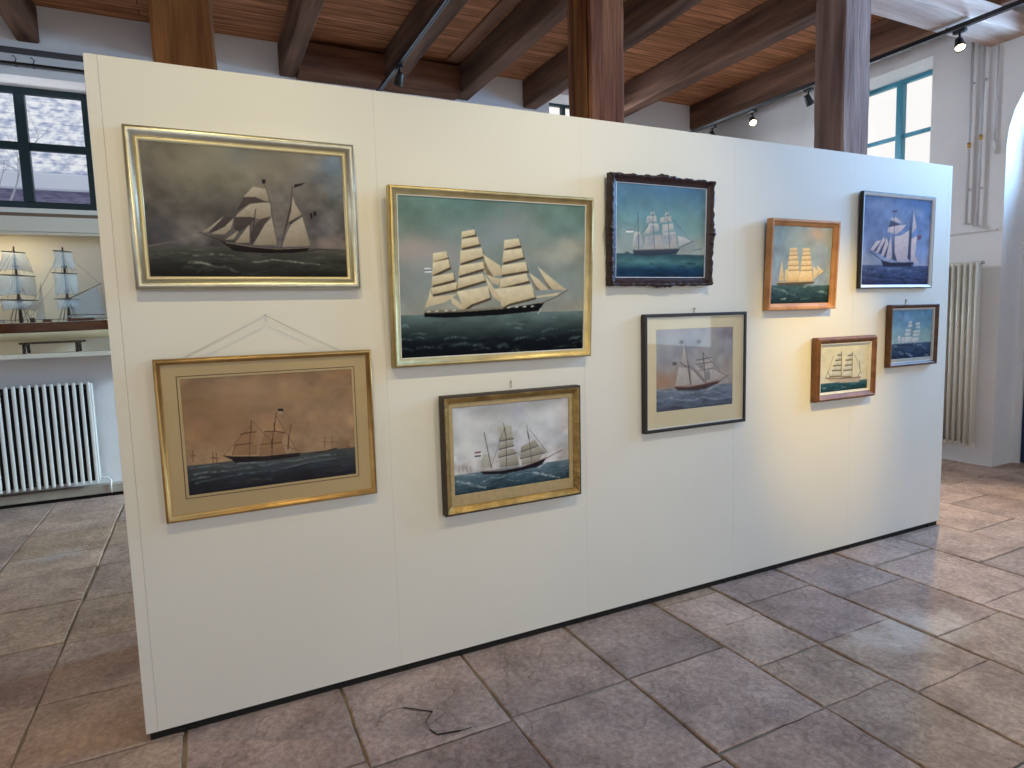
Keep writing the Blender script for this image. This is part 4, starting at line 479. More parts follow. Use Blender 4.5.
def paint(pid, w, h):
    nx = NX[pid]; ny = max(8, int(nx*h/w)); SS = 2; W, H = nx*SS, ny*SS
    asp = w/h
    U = (np.arange(W)+.5)/W; V = (np.arange(H)+.5)/H; UU, VV = np.meshgrid(U, V)
    def grad(t, cols):
        t = np.clip(t, 0, 1)*(len(cols)-1); i = np.minimum(t.astype(int), len(cols)-2); f = (t-i)[..., None]
        C = np.array([rgb(c) for c in cols]); return C[i]*(1-f)+C[i+1]*f
    hz = HZ[pid]/1000
    img = grad(VV/hz, SKY[pid])
    n1 = .5*(vnoise(W, H, 5, 5, 5)-.5)+.9*(vnoise(W, H, 11, 9, 5)-.5); n2 = vnoise(W, H, 3, 5, 5)-.5
    img *= 1+SKYN.get(pid,.22)*n1[...,None]; img += np.array([.05,.0,-.05])*n2[...,None]
    ops = ART[pid]; nzs = vnoise(W, H, 40, 40, 3)-.5; fz = vnoise(W, H, 12, 12, 4)-.5
    warpu = (vnoise(W, H, 5, 5, 4)-.5)*.16; warpv = (vnoise(W, H, 5, 5, 4)-.5)*.16
    for o in ops:
        if o[0] == 'B':
            u, v, ru, rv = [x/1000 for x in o[1]]
            d2 = ((UU+warpu-u)/ru)**2+((VV+warpv-v)/rv)**2
            a = o[3]*np.exp(-d2*1.1)[...,None]; img = img*(1-a)+rgb(o[2])*a
    sea = grad((VV-hz)/(1-hz), SEA[pid])
    nw = vnoise(W, H, 7, 40*(1-hz)+6, 4)-.5
    sea *= 1+.5*nw[...,None]
    a = np.clip((VV-hz)*H/2+.5, 0, 1)[...,None]; img = img*(1-a)+sea*a
    def blend(y0,y1,x0,x1,mask,col):
        m = mask[...,None]; img[y0:y1,x0:x1] = img[y0:y1,x0:x1]*(1-m)+col*m
    def line(pts, wd, col, al=1.0, foam=False):
        P = [(pts[i]/1000*asp, pts[i+1]/1000) for i in range(0, len(pts), 2)]
        r = max(wd/1000/2, .55/H)
        for (x0,y0),(x1,y1) in zip(P, P[1:]):
            ix0 = max(0,int((min(x0,x1)-r*2)/asp*W)-1); ix1 = min(W,int((max(x0,x1)+r*2)/asp*W)+2)
            iy0 = max(0,int((min(y0,y1)-r*2)*H)-1); iy1 = min(H,int((max(y0,y1)+r*2)*H)+2)
            if ix1 <= ix0 or iy1 <= iy0: continue
            X = UU[iy0:iy1,ix0:ix1]*asp; Y = VV[iy0:iy1,ix0:ix1]
            if foam: Y = Y+.05*warpv[iy0:iy1,ix0:ix1]*0+.035*fz[iy0:iy1,ix0:ix1]
            dx, dy = x1-x0, y1-y0; t = np.clip(((X-x0)*dx+(Y-y0)*dy)/(dx*dx+dy*dy+1e-12), 0, 1)
            d = np.hypot(X-x0-t*dx, Y-y0-t*dy)
            if foam:
                mk = np.clip(1-d/(r*1.5), 0, 1)**.8*np.clip(.55+1.6*nzs[iy0:iy1,ix0:ix1], 0, 1)
                blend(iy0,iy1,ix0,ix1, al*mk, rgb(col))
            else: blend(iy0,iy1,ix0,ix1, al*np.clip((r-d)*H*.9+.5,0,1), rgb(col))
    def poly(pts, c0, c1):
        P = np.array(pts, float).reshape(-1,2)/1000
        x0,y0 = P.min(0); x1,y1 = P.max(0)
        ix0=max(0,int(x0*W)-1); ix1=min(W,int(x1*W)+2); iy0=max(0,int(y0*H)-1); iy1=min(H,int(y1*H)+2)
        if ix1 <= ix0 or iy1 <= iy0: return
        X = UU[iy0:iy1,ix0:ix1]; Y = VV[iy0:iy1,ix0:ix1]; ins = np.zeros(X.shape, bool)
        for (ax,ay),(bx,by) in zip(P, np.roll(P,-1,0)):
            if ay == by: continue
            c = (ay > Y) != (by > Y); ins ^= c & (X < (bx-ax)*(Y-ay)/(by-ay)+ax)
        m = ins.astype(float)
        k = np.pad(m, 1, mode='edge'); m = (k[1:-1,1:-1]*4+k[:-2,1:-1]+k[2:,1:-1]+k[1:-1,:-2]+k[1:-1,2:])/8
        # belly of the cloth: light towards one side, folds along the foot
        tv = np.clip((Y-y0)/max(y1-y0,1e-6),0,1); tu = np.clip((X-x0)/max(x1-x0,1e-6),0,1)
        t = np.clip(.75*tv**1.6+.25*tu, 0, 1)[...,None]
        col = rgb(c0)*(1-t)+rgb(c1)*t
        col = col*(1+.12*(nzs[iy0:iy1,ix0:ix1,None]))
        blend(iy0,iy1,ix0,ix1,m,col)
    # brush strokes of the water
    top, bot = rgb(SEA[pid][0]), rgb(SEA[pid][2])
    for k in range(WAVES[pid]):
        v = hz+(1-hz)*RNG.random()**.8*.96+.01; u = RNG.random()*1.1-.05; L = (.05+.16*RNG.random())*(.5+v-hz)
        dep = (v-hz)/(1-hz); a = .009*(.4+dep)
        s = 1 if RNG.random() < .55 else -1
        c = np.clip(top*(1.35 if s > 0 else .62)*(1-.45*dep), 0, 1)
        pts = []
        for j in range(7):
            q = j/6; pts += [1000*(u+L*(q-.5)), 1000*(v-a*math.sin(pi*q)*(1 if RNG.random()<.9 else .6))]
        line(pts, 7+14*RNG.random()*(.3+dep), '%02x%02x%02x' % tuple(int(x*255) for x in c), .6, True)
    for o in ops:
        if o[0] == 'S': poly(o[1], o[2], o[3])
        elif o[0] == 'L': line(o[1], o[2], o[3])
        elif o[0] == 'F': line(o[1], o[2]*1.15, o[3], 1.0, True)
    img = img*(1+.05*(RNG.random((H,W,1))-.5))
    img = img.reshape(ny,SS,nx,SS,3).mean((1,3))
    img = np.clip(img, 0, 1)
    lf = lambda c: np.where(c <= .04045, c/12.92, ((c+.055)/1.055)**2.4)
    alb = lf(img)/lf(rgb(WALLREF[pid]))*{1:.82,3:.63}.get(pid,.75)
    return nx, ny, np.clip(alb, .004, .92)

M['canvas'] = vcol_mat('oil_paint', .6, .04, .06, 500)
M['paper'] = vcol_mat('watercolour_paper', .9, .03)

def canvas(root, pid, x0, x1, z0, z1, y, name='painting'):
    nx, ny, alb = paint(pid, x1-x0, z1-z0)
    xs = np.linspace(x0, x1, nx); zs = np.linspace(z1, z0, ny)
    co = np.zeros((ny,nx,3)); co[...,0] = xs[None]; co[...,1] = y; co[...,2] = zs[:,None]
    i = np.arange(ny*nx).reshape(ny,nx); q = np.stack([i[1:,:-1],i[1:,1:],i[:-1,1:],i[:-1,:-1]],-1).reshape(-1,4)
    # the stretched cloth turns back round its edge
    edge = list(i[0,:])+list(i[1:,-1])+list(i[-1,-2::-1])+list(i[-2:0:-1,0])
    V = co.reshape(-1,3); back = V[edge].copy(); back[:,1] = y+.008
    nb = len(V); ne = len(edge); V = np.concatenate([V, back])
    side = [(edge[k], edge[(k+1)%ne], nb+(k+1)%ne, nb+k) for k in range(ne)]
    me = bpy.data.meshes.new(name); me.from_pydata(V.tolist(), [], q.tolist()+[tuple(int(v) for v in s) for s in side])
    a = me.color_attributes.new('pigment', 'FLOAT_COLOR', 'POINT')
    c = np.ones((len(V),4)); c[:nb,:3] = alb.reshape(-1,3); c[nb:,:3] = .5
    a.data.foreach_set('color', c.ravel().astype(np.float32))
    me.materials.append(M['paper'] if pid in (3,4,6) else M['canvas']); me.update()
    o = bpy.data.objects.new(name, me); COL.objects.link(o); o.parent = root
    return o

def moulding(bm, w, h, b0, prof, mi=0, seg=1, disp=None, smooth=False):
    """mitred moulding round a rectangle; b0=(l,r,t,b) start insets; prof=(inset, depth) from wall to sight edge"""
    l,r,t,b = b0
    cs = [(-w/2+l, b),(w/2-r, b),(w/2-r, h-t),(-w/2+l, h-t)]
    inn = [(1,1),(-1,1),(-1,-1),(1,-1)]
    rings = []
    for s in range(4):
        e = (s+1)%4
        for k in range(seg):
            q = k/seg; ring = []
            out = [(0,-1),(1,0),(0,1),(-1,0)][s]
            for j, (i, dpt) in enumerate(prof):
                p0 = (cs[s][0]+inn[s][0]*i, cs[s][1]+inn[s][1]*i); p1 = (cs[e][0]+inn[e][0]*i, cs[e][1]+inn[e][1]*i)
                do, dd = disp(s, q, j) if disp else (0,0)
                ring.append(bm.verts.new((p0[0]+(p1[0]-p0[0])*q+out[0]*do, -dpt-dd, p0[1]+(p1[1]-p0[1])*q+out[1]*do)))
            rings.append(ring)
    n = len(rings)
    for k in range(n):
        A, B = rings[k], rings[(k+1)%n]
        for j in range(len(prof)-1):
            f = bm.faces.new((A[j],B[j],B[j+1],A[j+1])); f.material_index = mi; f.smooth = smooth
M['champ'] = mat('champagne_gilt', 'c6c2b0', .36, metal=.85, var=.08, vscale=12, bump=.06, bscale=60)
M['gold'] = mat('gilt', 'bca878', .42, metal=.8, var=.12, vscale=14, bump=.1, bscale=50)
M['golddeep'] = mat('deep_gilt', 'b8935a', .38, metal=.85, var=.12, vscale=14, bump=.1, bscale=50)
M['goldold'] = mat('old_gilt', 'a98a52', .42, metal=.75, var=.25, vscale=18, bump=.25, bscale=60)
M['goldslip'] = mat('gilt_slip', 'cdbf98', .42, metal=.6)
M['frameback'] = mat('dark_frame_edge', '3a2c1e', .6)
M['mahog'] = mat('carved_mahogany', '2c181a', .42, spec=.4, var=.2, vscale=25, bump=.15, bscale=60)
M['matcream'] = mat('mat_board', 'bea982', .9, spec=.1, var=.04, vscale=5)
M['matline'] = mat('mat_line', '4a3625', .9)
M['matpale'] = mat('pale_mat_board', 'd9cdb0', .9, spec=.1, var=.03)
M['blackfr'] = mat('black_frame', '231d19', .45, spec=.5)
M['oak'] = mat('honey_wood', 'a9744a', .5, spec=.4, col2='c4905f', vscale=4, stretch=(3,3,3))
M['walnut'] = mat('walnut_wood', '6b452b', .5, spec=.4, col2='8a5d3a', vscale=5, stretch=(4,4,4))
M['walnutd'] = mat('dark_walnut', '54361f', .5, spec=.4, col2='6e4a2d', vscale=5, stretch=(4,4,4))
M['silver'] = mat('silver_white', 'd8dade', .4, spec=.5)
M['slipwhite'] = mat('white_slip', 'd9d6cc', .5)
M['bluewhite'] = mat('pale_slip', 'b7bccb', .5)
M['liner'] = mat('linen_liner', 'b09a72', .8, var=.08, vscale=60)
M['linergrey'] = mat('grey_liner', 'aaa79f', .8, var=.05, vscale=60)
M['wire'] = mat('picture_wire', 'bdb9b0', .5, metal=.1)

PIC = {1: dict(x=.500,z=1.720,w=.803,h=.573,db=.045,dt=.05), 2: dict(x=1.521,z=1.385,w=.992,h=.756,db=.045,dt=.095), 3: dict(x=.529,z=.852,w=.797,h=.616,db=.035,dt=.055),
 4: dict(x=1.587,z=.698,w=.716,h=.547,db=.045,dt=.055), 5: dict(x=2.472,z=1.727,w=.664,h=.548,db=.045,dt=.065), 6: dict(x=2.709,z=.954,w=.712,h=.626,db=.03,dt=.035),
 7: dict(x=3.510,z=1.583,w=.568,h=.518,db=.04,dt=.065), 8: dict(x=4.406,z=1.704,w=.735,h=.598,db=.025,dt=.035), 9: dict(x=3.914,z=1.013,w=.551,h=.394,db=.05,dt=.055), 10: dict(x=4.591,z=1.185,w=.510,h=.410,db=.035,dt=.04)}
PLAB = {1:'wide dark stormy painting of a two masted ship in a champagne gilt frame',
 2:'largest painting, a three masted ship under full sail on dark green sea, gold frame',
 3:'brown toned picture of a black steamer, hung by a wire from a nail',
 4:'grey watercolour of a ship on choppy sea in worn gold frame',
 5:'blue painting of a three masted ship in a carved dark mahogany frame',
 6:'glazed schooner picture with wide cream mat in a thin black frame',
 7:'small painting of cream sails under a hazy sun, honey coloured wood frame',
 8:'blue painting of a white sailed schooner in a thin dark and silver frame',
 9:'yellow toned ship picture in a deep brown moulded frame with white slip',
 10:'small dark blue ship picture in a brown frame with grey liner'}
def pic(k):
    c = PIC[k]; th = math.asin((c['dt']-c['db'])/c['h'])
    r = empty('framed_picture', (c['x'], -.003, c['z']), (th,0,0)); tag(r, PLAB[k], 'picture', 'framed ship pictures on the panel')
    return r, c['w'], c['h'], c['db']
def frame_part(r, w, h, prof, m, name='frame', b0=(0,0,0,0), **k):
    global LASTFRAME
    bm = NB(); moulding(bm, w, h, b0, prof, **k); o = obj(name, bm, m, LASTFRAME if name == 'inner_slip' else r)
    if name != 'inner_slip': LASTFRAME = o
    return o
def backing(r, w, h, m=None):
    bm = NB(); box(bm, -w/2+.006, w/2-.006, -.004, -.0005, .006, h-.006); return obj('backing', bm, m or M['frameback'], r)
def matboard(r, w, h, o, c, y, m, line=0):
    """flat ring between outer insets o and canvas insets c (l,r,t,b)"""
    bm = NB()
    def ring(a, b, mi, ya, yb):
        A = [(-w/2+a[0],a[3]),(w/2-a[1],a[3]),(w/2-a[1],h-a[2]),(-w/2+a[0],h-a[2])]; B = [(-w/2+b[0],b[3]),(w/2-b[1],b[3]),(w/2-b[1],h-b[2]),(-w/2+b[0],h-b[2])]
        va = [bm.verts.new((p[0],ya,p[1])) for p in A]; vb = [bm.verts.new((p[0],yb,p[1])) for p in B]
        for i in range(4): bm.faces.new((va[i],va[(i+1)%4],vb[(i+1)%4],vb[i])).material_index = mi
    if line:
        l0 = tuple(x-.0125 for x in c); l1 = tuple(x-.0095 for x in c)
        ring(o, l0, 0, y, y); ring(l0, l1, 1, y, y); ring(l1, tuple(x-.002 for x in c), 0, y, y)
    else: ring(o, tuple(x-.002 for x in c), 0, y, y)
    ring(tuple(x-.002 for x in c), c, 0, y, y+.002)
    return obj('mat_board', bm, [m, M['matline']], r)
def pane(r, w, h, i, y):
    bm = NB(); box(bm, -w/2+i, w/2-i, y-.001, y+.001, i, h-i); return obj('glass', bm, M['picglass'], r)

# 1
r,w,h,d = pic(1)
frame_part(r,w,h,[(0,0),(0,d*.8),(.003,d*.95),(.010,d+.003),(.019,d),(.026,d*.82),(.031,d*.64),(.035,d*.55)], M['champ'], smooth=True)
frame_part(r,w,h,[(0,d*.56),(.001,d*.7),(.006,d*.72),(.012,d*.62),(.0145,d*.48)], M['goldslip'], 'inner_slip', (.0345,)*4, smooth=True)
backing(r,w,h); canvas(r,1,-w/2+.0480,w/2-.0480,.0480,h-.0480,-d*.5)
# 2
r,w,h,d = pic(2)
frame_part(r,w,h,[(0,0),(0,d*.75),(.003,d),(.009,d+.003),(.014,d),(.016,d*.9),(.024,d*.72),(.033,d*.66),(.035,d*.58)], M['gold'], smooth=True)
frame_part(r,w,h,[(0,d*.58),(0,d*.66),(.0035,d*.64),(.005,d*.5)], M['slipwhite'], 'inner_slip', (.0348,)*4)
backing(r,w,h); canvas(r,2,-w/2+.0395,w/2-.0395,.0395,h-.0395,-d*.52)
# 3
r,w,h,d = pic(3)
frame_part(r,w,h,[(0,0),(0,d*.7),(.002,d),(.007,d+.003),(.012,d),(.015,d*.72),(.019,d*.7),(.023,d*.5)], M['golddeep'], smooth=True)
backing(r,w,h); B3 = (.083,.083,.078,.094); matboard(r,w,h,(.02,)*4,B3,-d*.52,M['matcream'],1)
canvas(r,3,-w/2+B3[0]-.001,w/2-B3[1]+.001,B3[3]-.001,h-B3[2]+.001,-d*.44); pane(r,w,h,.0195,-d*.58)
bm = NB(); nx_, nz_ = .528-.529, 1.616-.853
for s, (ex, ez) in ((-1,(-.325,.600)),(1,(.302,.600))):
    for o_ in (0,.006):
        tube(bm, [(ex+s*o_*1.5,-.012,ez),(nx_*.5+ex*.5,-.009,(nz_+ez)/2-.002+o_),(nx_,-.010,nz_+.003)], .0009, 5)
obj('hanging_wire', bm, M['wire'], r)
# 4
r,w,h,d = pic(4)
frame_part(r,w,h,[(0,0),(0,d*.9),(.002,d),(.010,d*1.03)], M['frameback'], 'outer_rim')
def d4(s,q,j): return (0, .0025*math.sin(q*37+s)*math.sin(q*11) if 0 < j < 3 else 0)
frame_part(r,w,h,[(0,d*1.03),(.006,d*1.0),(.012,d*.86),(.022,d*.74),(.026,d*.6)], M['goldold'], 'frame', (.0098,)*4, seg=48, disp=d4, smooth=True)
backing(r,w,h); B4 = (.054,.058,.057,.088); matboard(r,w,h,(.035,)*4,B4,-d*.56,M['liner'],0)
canvas(r,4,-w/2+B4[0]-.001,w/2-B4[1]+.001,B4[3]-.001,h-B4[2]+.001,-d*.46)
# 5 carved frame
r,w,h,d = pic(5)
def carve(s, q, j):
    L = w if s in (0,2) else h; x = q*L
    o = .003*math.sin(x*70+s)+.0018*math.sin(x*151+2*s)
    cen = math.exp(-((q-.5)/.09)**2); cor = math.exp(-(q/.07)**2)+math.exp(-((1-q)/.07)**2)
    o += .010*cen*(1+.3*math.sin(x*220))-.002*cor
    if q == 0: return (0, .004 if 0 < j < 4 else 0)
    k = [.3,1,.8,.25,0,0,0,0][min(j,7)]
    dd = [0,.4,1,.8,.3,0,0,0][min(j,7)]*(.005*(cen+cor)*(1+.5*math.sin(x*260))+.002*math.sin(x*120))
    return (o*k, dd)
frame_part(r,w,h,[(0,0),(0,d*.7),(.005,d),(.012,d*.98),(.018,d*.8),(.026,d*.72),(.034,d*.62),(.039,d*.62),(.041,d*.5)], M['mahog'], seg=90, disp=carve, smooth=True)
frame_part(r,w,h,[(0,d*.5),(0,d*.56),(.0035,d*.54),(.005,d*.42)], M['bluewhite'], 'inner_slip', (.0405,)*4)
backing(r,w,h); canvas(r,5,-w/2+.0452,w/2-.0452,.0452,h-.0452,-d*.44)
# 6
r,w,h,d = pic(6)
frame_part(r,w,h,[(0,0),(0,d),(.002,d+.001),(.014,d+.001),(.016,d),(.017,d*.6)], M['blackfr'])
frame_part(r,w,h,[(0,d*.6),(0,d*.75),(.004,d*.75),(.005,d*.55)], M['slipwhite'], 'inner_slip', (.0168,)*4)
backing(r,w,h); B6 = (.087,.088,.084,.107); matboard(r,w,h,(.02,)*4,B6,-d*.5,M['matpale'],0)
canvas(r,6,-w/2+B6[0]-.001,w/2-B6[1]+.001,B6[3]-.001,h-B6[2]+.001,-d*.42); pane(r,w,h,.0215,-d*.62)
# 7
r,w,h,d = pic(7)
frame_part(r,w,h,[(0,0),(0,d),(.002,d+.002),(.012,d+.002),(.014,d),(.021,d*.78),(.030,d*.66),(.032,d*.58),(.036,d*.52),(.038,d*.36)], M['oak'])
backing(r,w,h); canvas(r,7,-w/2+.0375,w/2-.0375,.0375,h-.0375,-d*.4)
# 8
r,w,h,d = pic(8)
frame_part(r,w,h,[(0,0),(0,d),(.002,d+.001),(.006,d+.001)], M['blackfr'])
frame_part(r,w,h,[(0,d+.001),(.009,d*.86),(.015,d*.72),(.017,d*.4)], M['silver'], 'front_moulding', (.006,)*4)
backing(r,w,h); canvas(r,8,-w/2+.0225,w/2-.0225,.0225,h-.0225,-d*.45)
# 9
r,w,h,d = pic(9)
frame_part(r,w,h,[(0,0),(0,d*.6),(.003,d*.75),(.007,d*.78),(.010,d*.98),(.016,d),(.020,d*.95),(.025,d*.8),(.037,d*.66),(.039,d*.6)], M['walnut'], smooth=False)
frame_part(r,w,h,[(0,d*.6),(.002,d*.66),(.006,d*.64),(.009,d*.5),(.014,d*.48),(.016,d*.34)], M['slipwhite'], 'inner_slip', (.0388,)*4)
backing(r,w,h); canvas(r,9,-w/2+.0542,w/2-.0542,.0542,h-.0542,-d*.38)
# 10
r,w,h,d = pic(10)
frame_part(r,w,h,[(0,0),(0,d),(.002,d+.002),(.010,d+.002),(.012,d*.94),(.022,d*.7),(.024,d*.55)], M['walnutd'])
B10 = (.043,.045,.038,.052)
frame_part(r,w,h,[(0,d*.55),(.001,d*.64),(.004,d*.62),(.006,d*.5)], M['silver'], 'inner_slip', (.0238,)*4)
backing(r,w,h); matboard(r,w,h,(.0285,)*4,B10,-d*.5,M['linergrey'],0)
canvas(r,10,-w/2+B10[0]-.001,w/2-B10[1]+.001,B10[3]-.001,h-B10[2]+.001,-d*.42)
# nail and hooks that carry them
def hook(x, z, label, nail=False):
    o = empty('wall_nail' if nail else 'picture_hook', (x, -.0015, z)); tag(o, label, 'nail' if nail else 'hook')
    if nail:
        bm = NB(); tube(bm, [(0,0,0),(0,-.018,.002)], .0022, 8); obj('shank', bm, M['wire'], o)
        bm = NB(); tube(bm, [(0,-.0182,.002),(0,-.021,.0023)], .005, 10); obj('head', bm, M['wire'], o)
    else:
        bm = NB(); box(bm, -.005, .005, -.002, 0, -.03, .006, 0, .0008); obj('plate', bm, M['wire'], o)
        bm = NB(); tube(bm, [(0,-.003,-.002),(0,-.010,.001)], .002, 6); obj('pin', bm, M['wire'], o)
    return o
hook(.528, 1.618, 'small nail holding the wire of the brown toned steamer picture', True)
hook(1.595, 1.284, 'small hook above the grey watercolour in its worn gold frame')
hook(2.715, 1.604, 'small hook above the glazed schooner picture in black frame')
hook(4.545, 1.624, 'small hook above the dark blue ship picture with the grey liner')

# ------------------------------------------------------------------ radiators and pipes
def radiator_back():
    r = empty('radiator', (-1.15, 4.40, 0)); tag(r, 'white column radiator with dark gaps under the ship showcase', 'radiator')
    x1 = -.655+1.15; pitch = .0565
    for k in range(24):
        x = x1-.02-k*pitch
        bm = NB(); 
        box(bm, x-.015, x+.015, -.058, -.026, .155, 1.115, 0, .011); obj('column', bm, M['rad'], r)
    bm = NB(); box(bm, x-.02, x1, .0, .03, .18, 1.09, 0, .004); obj('rear_plate', bm, M['raddark'], r)
    for z in (.19,1.05):
        bm = NB(); tube(bm, [(x-.015,-.012,z),(x1+.0,-.012,z)], .016, 10); obj('header_tube', bm, M['raddark'], r)
    bm = NB(); box(bm, x1-.006, x1+.006, -.05, .028, .17, 1.1, 0, .003); obj('end_plate', bm, M['rad'], r)
    bm = NB(); tube(bm, [(x1+.004,-.012,.19),(x1+.06,-.012,.19),(x1+.085,-.012,.16),(x1+.085,-.012,.02),(x1+.085,-.012,.002)], .009, 8); obj('feed_pipe', bm, M['rad'], r)
    for x_ in (-.7,.2):
        bm = NB(); box(bm, x_-.012, x_+.012, .03, .098, .95, 1.0, 0, .002); obj('wall_mount', bm, M['raddark'], r)
radiator_back()
def radiator_right():
    r = empty('radiator', (7.06, 0, 0)); tag(r, 'tall cream tubular radiator on the right wall below two pipes', 'radiator')
    for k in range(12):
        y = .895+k*.0545
        bm = NB(); tube(bm, [(-.02,y,.2),(-.02,y,1.985)], .0155, 10); obj('column', bm, M['radcream'], r)
        bm = NB(); tube(bm, [(.022,y,.2),(.022,y,1.985)], .0125, 8); obj('rear_column', bm, M['radcream'], r)
    for z in (.205,1.98):
        bm = NB(); tube(bm, [(0,.872,z),(0,.895+11*.0545+.022,z)], .024, 10); obj('header_tube', bm, M['radcream'], r)
    bm = NB(); tube(bm, [(0,.872,1.98),(0,.850,1.98)], .016, 10); obj('valve', bm, M['alu'], r)
    for z in (.5,1.7):
        bm = NB(); box(bm, .034, .088, 1.15, 1.19, z-.02, z+.02, 0, .002); obj('wall_mount', bm, M['radcream'], r)
radiator_right()
def pipe(y, label, zc, zb):
    r = empty('heating_pipe', (7.118, y, zb)); tag(r, label, 'pipe')
    bm = NB(); tube(bm, [(0,0,0),(0,0,4.14-zb)], .0125, 10); tb = obj('tube', bm, M['pipe'], r)
    bm = NB(); lathe(bm, [(.0128,-.025),(.0165,-.02),(.0165,.02),(.0128,.025)], Matrix.Translation((0,0,zc-zb)), 8); obj('coupling', bm, M['brass'], tb)
    bm = NB(); lathe(bm, [(.0128,0),(.03,.002),(.03,.01),(.0128,.014)], Matrix.Translation((0,0,.0))); obj('collar', bm, M['pipe'], tb)
    for z in (2.7,3.7):
        bm = NB(); box(bm, .0128, .031, -.014, .014, z-zb-.01, z-zb+.01, 0, .001); obj('wall_mount', bm, M['pipe'], r)
pipe(1.06, 'thin white vertical pipe on the right wall, nearer to the window', 3.12, 2.37)
pipe(.957, 'thin white vertical pipe on the right wall, nearer to the arched doorway', 3.17, 2.33)
c = empty('cable_conduit', (7.135,.845,2.99)); tag(c, 'short pale cable conduit running down the right wall beside the arch', 'conduit')
bm = NB(); tube(bm, [(0,0,.12),(0,0,.975)], .009, 8); obj('tube', bm, M['pipe'], c)
bm = NB(); tube(bm, [(0,0,0),(0,0,.12)], .013, 8); obj('sleeve', bm, M['rad'], c)
bm = NB(); box(bm, .009, .014, -.012, .012, .5, .52); obj('wall_mount', bm, M['pipe'], c)
bm = NB(); box(bm, 7.128, 7.149, .80, 1.25, 2.285, 2.30, 0, .003); tag(obj('wall_shelf', bm, M['wall']), 'narrow pale ledge on the wall below the two pipes', 'ledge')

# ------------------------------------------------------------------ showcase with ship model
s = empty('showcase', (0,0,0)); tag(s, 'white wall showcase with a ship model inside, below the left window', 'showcase')
X0, X1 = -2.7, .35
M['casewhite'] = mat('showcase_white', 'e4ddcb', .6)
M['caseback'] = mat('showcase_lining', 'ebe4cf', .8)
bm = NB(); box(bm, X0, X1, 4.13, 4.497, 1.36, 1.40, 0, .004); shelf = obj('shelf', bm, M['casewhite'], s)
bm = NB(); box(bm, X0, X1, 4.13, 4.497, 2.452, 2.58, 0, .004); top_board = obj('top_board', bm, M['casewhite'], s)
bm = NB(); box(bm, X0+.03, X1-.03, 4.475, 4.497, 1.401, 2.451); obj('rear_lining', bm, M['caseback'], s)
for x in (X0, X1-.03):
    bm = NB(); box(bm, x, x+.03, 4.13, 4.497, 1.401, 2.451, 0, .003); obj('side', bm, M['casewhite'], s)
bm = NB(); box(bm, X0+.03, X1-.03, 4.143, 4.147, 1.401, 2.451); obj('front_glass', bm, glass_mat('case_glass', refl=.2), s)
bm = NB(); box(bm, X0+.03, X1-.03, 4.149, 4.158, 2.430, 2.4515, 0, .002); obj('fascia', bm, M['casewhite'], top_board)
bm = NB(); box(bm, X0+.1, X1-.2, 4.162, 4.19, 2.438, 2.4515, 0, .003); obj('light_strip', bm, emit_mat('strip_light', (1,.82,.5), 1.5), top_board)
for x in (-1.0,-.5):
    bm = NB(); lathe(bm, [(.0,-.002),(.006,-.001),(.006,.0)], Matrix.Translation((x,4.1295,1.38)) @ Matrix.Rotation(pi/2,4,'X'), 8); obj('screw', bm, M['raddark'], shelf)

sh = empty('ship_model', (0,4.30,0)); tag(sh, 'three masted ship model with brown hull and pale sails inside the showcase', 'ship model')
K = (4.30+2.69)/(4.15+2.69)
def sx(x): return .292+(x-.292)*K
def sz(z): return 1.574+(z-1.574)*K
M['hullbrown'] = mat('hull_brown', '43230f', .5, spec=.2, col2='6b3a1c', vscale=8, stretch=(1,6,6))
M['hullcream'] = mat('hull_cream', 'd9cba4', .45)
M['spar'] = mat('spar_wood', '2a1d16', .7, spec=.2)
M['sail'] = mat('model_sail', 'b4c0c6', .9, spec=.05)
_n = M['sail'].node_tree; _t = _n.nodes.new('ShaderNodeBsdfTransparent'); _x = _n.nodes.new('ShaderNodeMixShader'); _x.inputs[0].default_value = .66
_n.links.new(_n.nodes['Principled BSDF'].outputs[0], _x.inputs[1]); _n.links.new(_t.outputs[0], _x.inputs[2]); _n.links.new(_x.outputs[0], _n.nodes['Material Output'].inputs[0])
M['rig'] = mat('rigging', '4a4038', .8)
xb, xs_ = sx(-2.15), sx(-.36)
def hull_half(t):   # half breadth along the hull, bow at t=0
    return .085*min(1,(t/.18)**.6)*(1-.35*max(0,(t-.75)/.25)**2)
def hull_rings(prof):
    out = []
    for k in range(31):
        t = k/30; x = xb+(xs_-xb)*t; b = max(hull_half(t),.003)
        shear = .03*(2*t-1)**2*(1.4 if t < .5 else .5)
        out.append([(x+(0.05*(1-q)*-1 if t > .97 else 0), b*f, z+shear*(1 if f > .9 else .6)) for f, z, q in prof])
    return out
def skin(bm, rings, mi=0):
    R = [[bm.verts.new(p) for p in r]+[bm.verts.new((p[0],-p[1],p[2])) for p in reversed(r)] for r in rings]
    n = len(R[0])
    for a, b in zip(R, R[1:]):
        for k in range(n):
            f = bm.faces.new((a[k],a[(k+1)%n],b[(k+1)%n],b[k])); f.material_index = mi; f.smooth = True
    bm.faces.new(R[0]); bm.faces.new(R[-1])
zd, zw, zk = sz(1.655), sz(1.585), sz(1.515)
bm = NB(); skin(bm, hull_rings([(.96,zd+.012,1),(1.0,zd,1),(1.02,zw+.02,.6),(.98,zw,.5)])); hull = obj('upper_hull', bm, M['hullbrown'], sh)
bm = NB(); skin(bm, hull_rings([(.965,zw-.0005,.5),(.8,zw-.03,.3),(.45,zk+.012,.1),(.12,zk,0)])); obj('lower_hull', bm, M['hullcream'], sh)
bm = NB(); skin(bm, [[(x,y*.9,z+.0005) for x,y,z in (r[0],)]+[(r[0][0],r[0][1]*.9,r[0][2]+.004)] for r in hull_rings([(.96,zd+.012,1)])[1:-1]]); obj('deck', bm, M['sill'], sh)
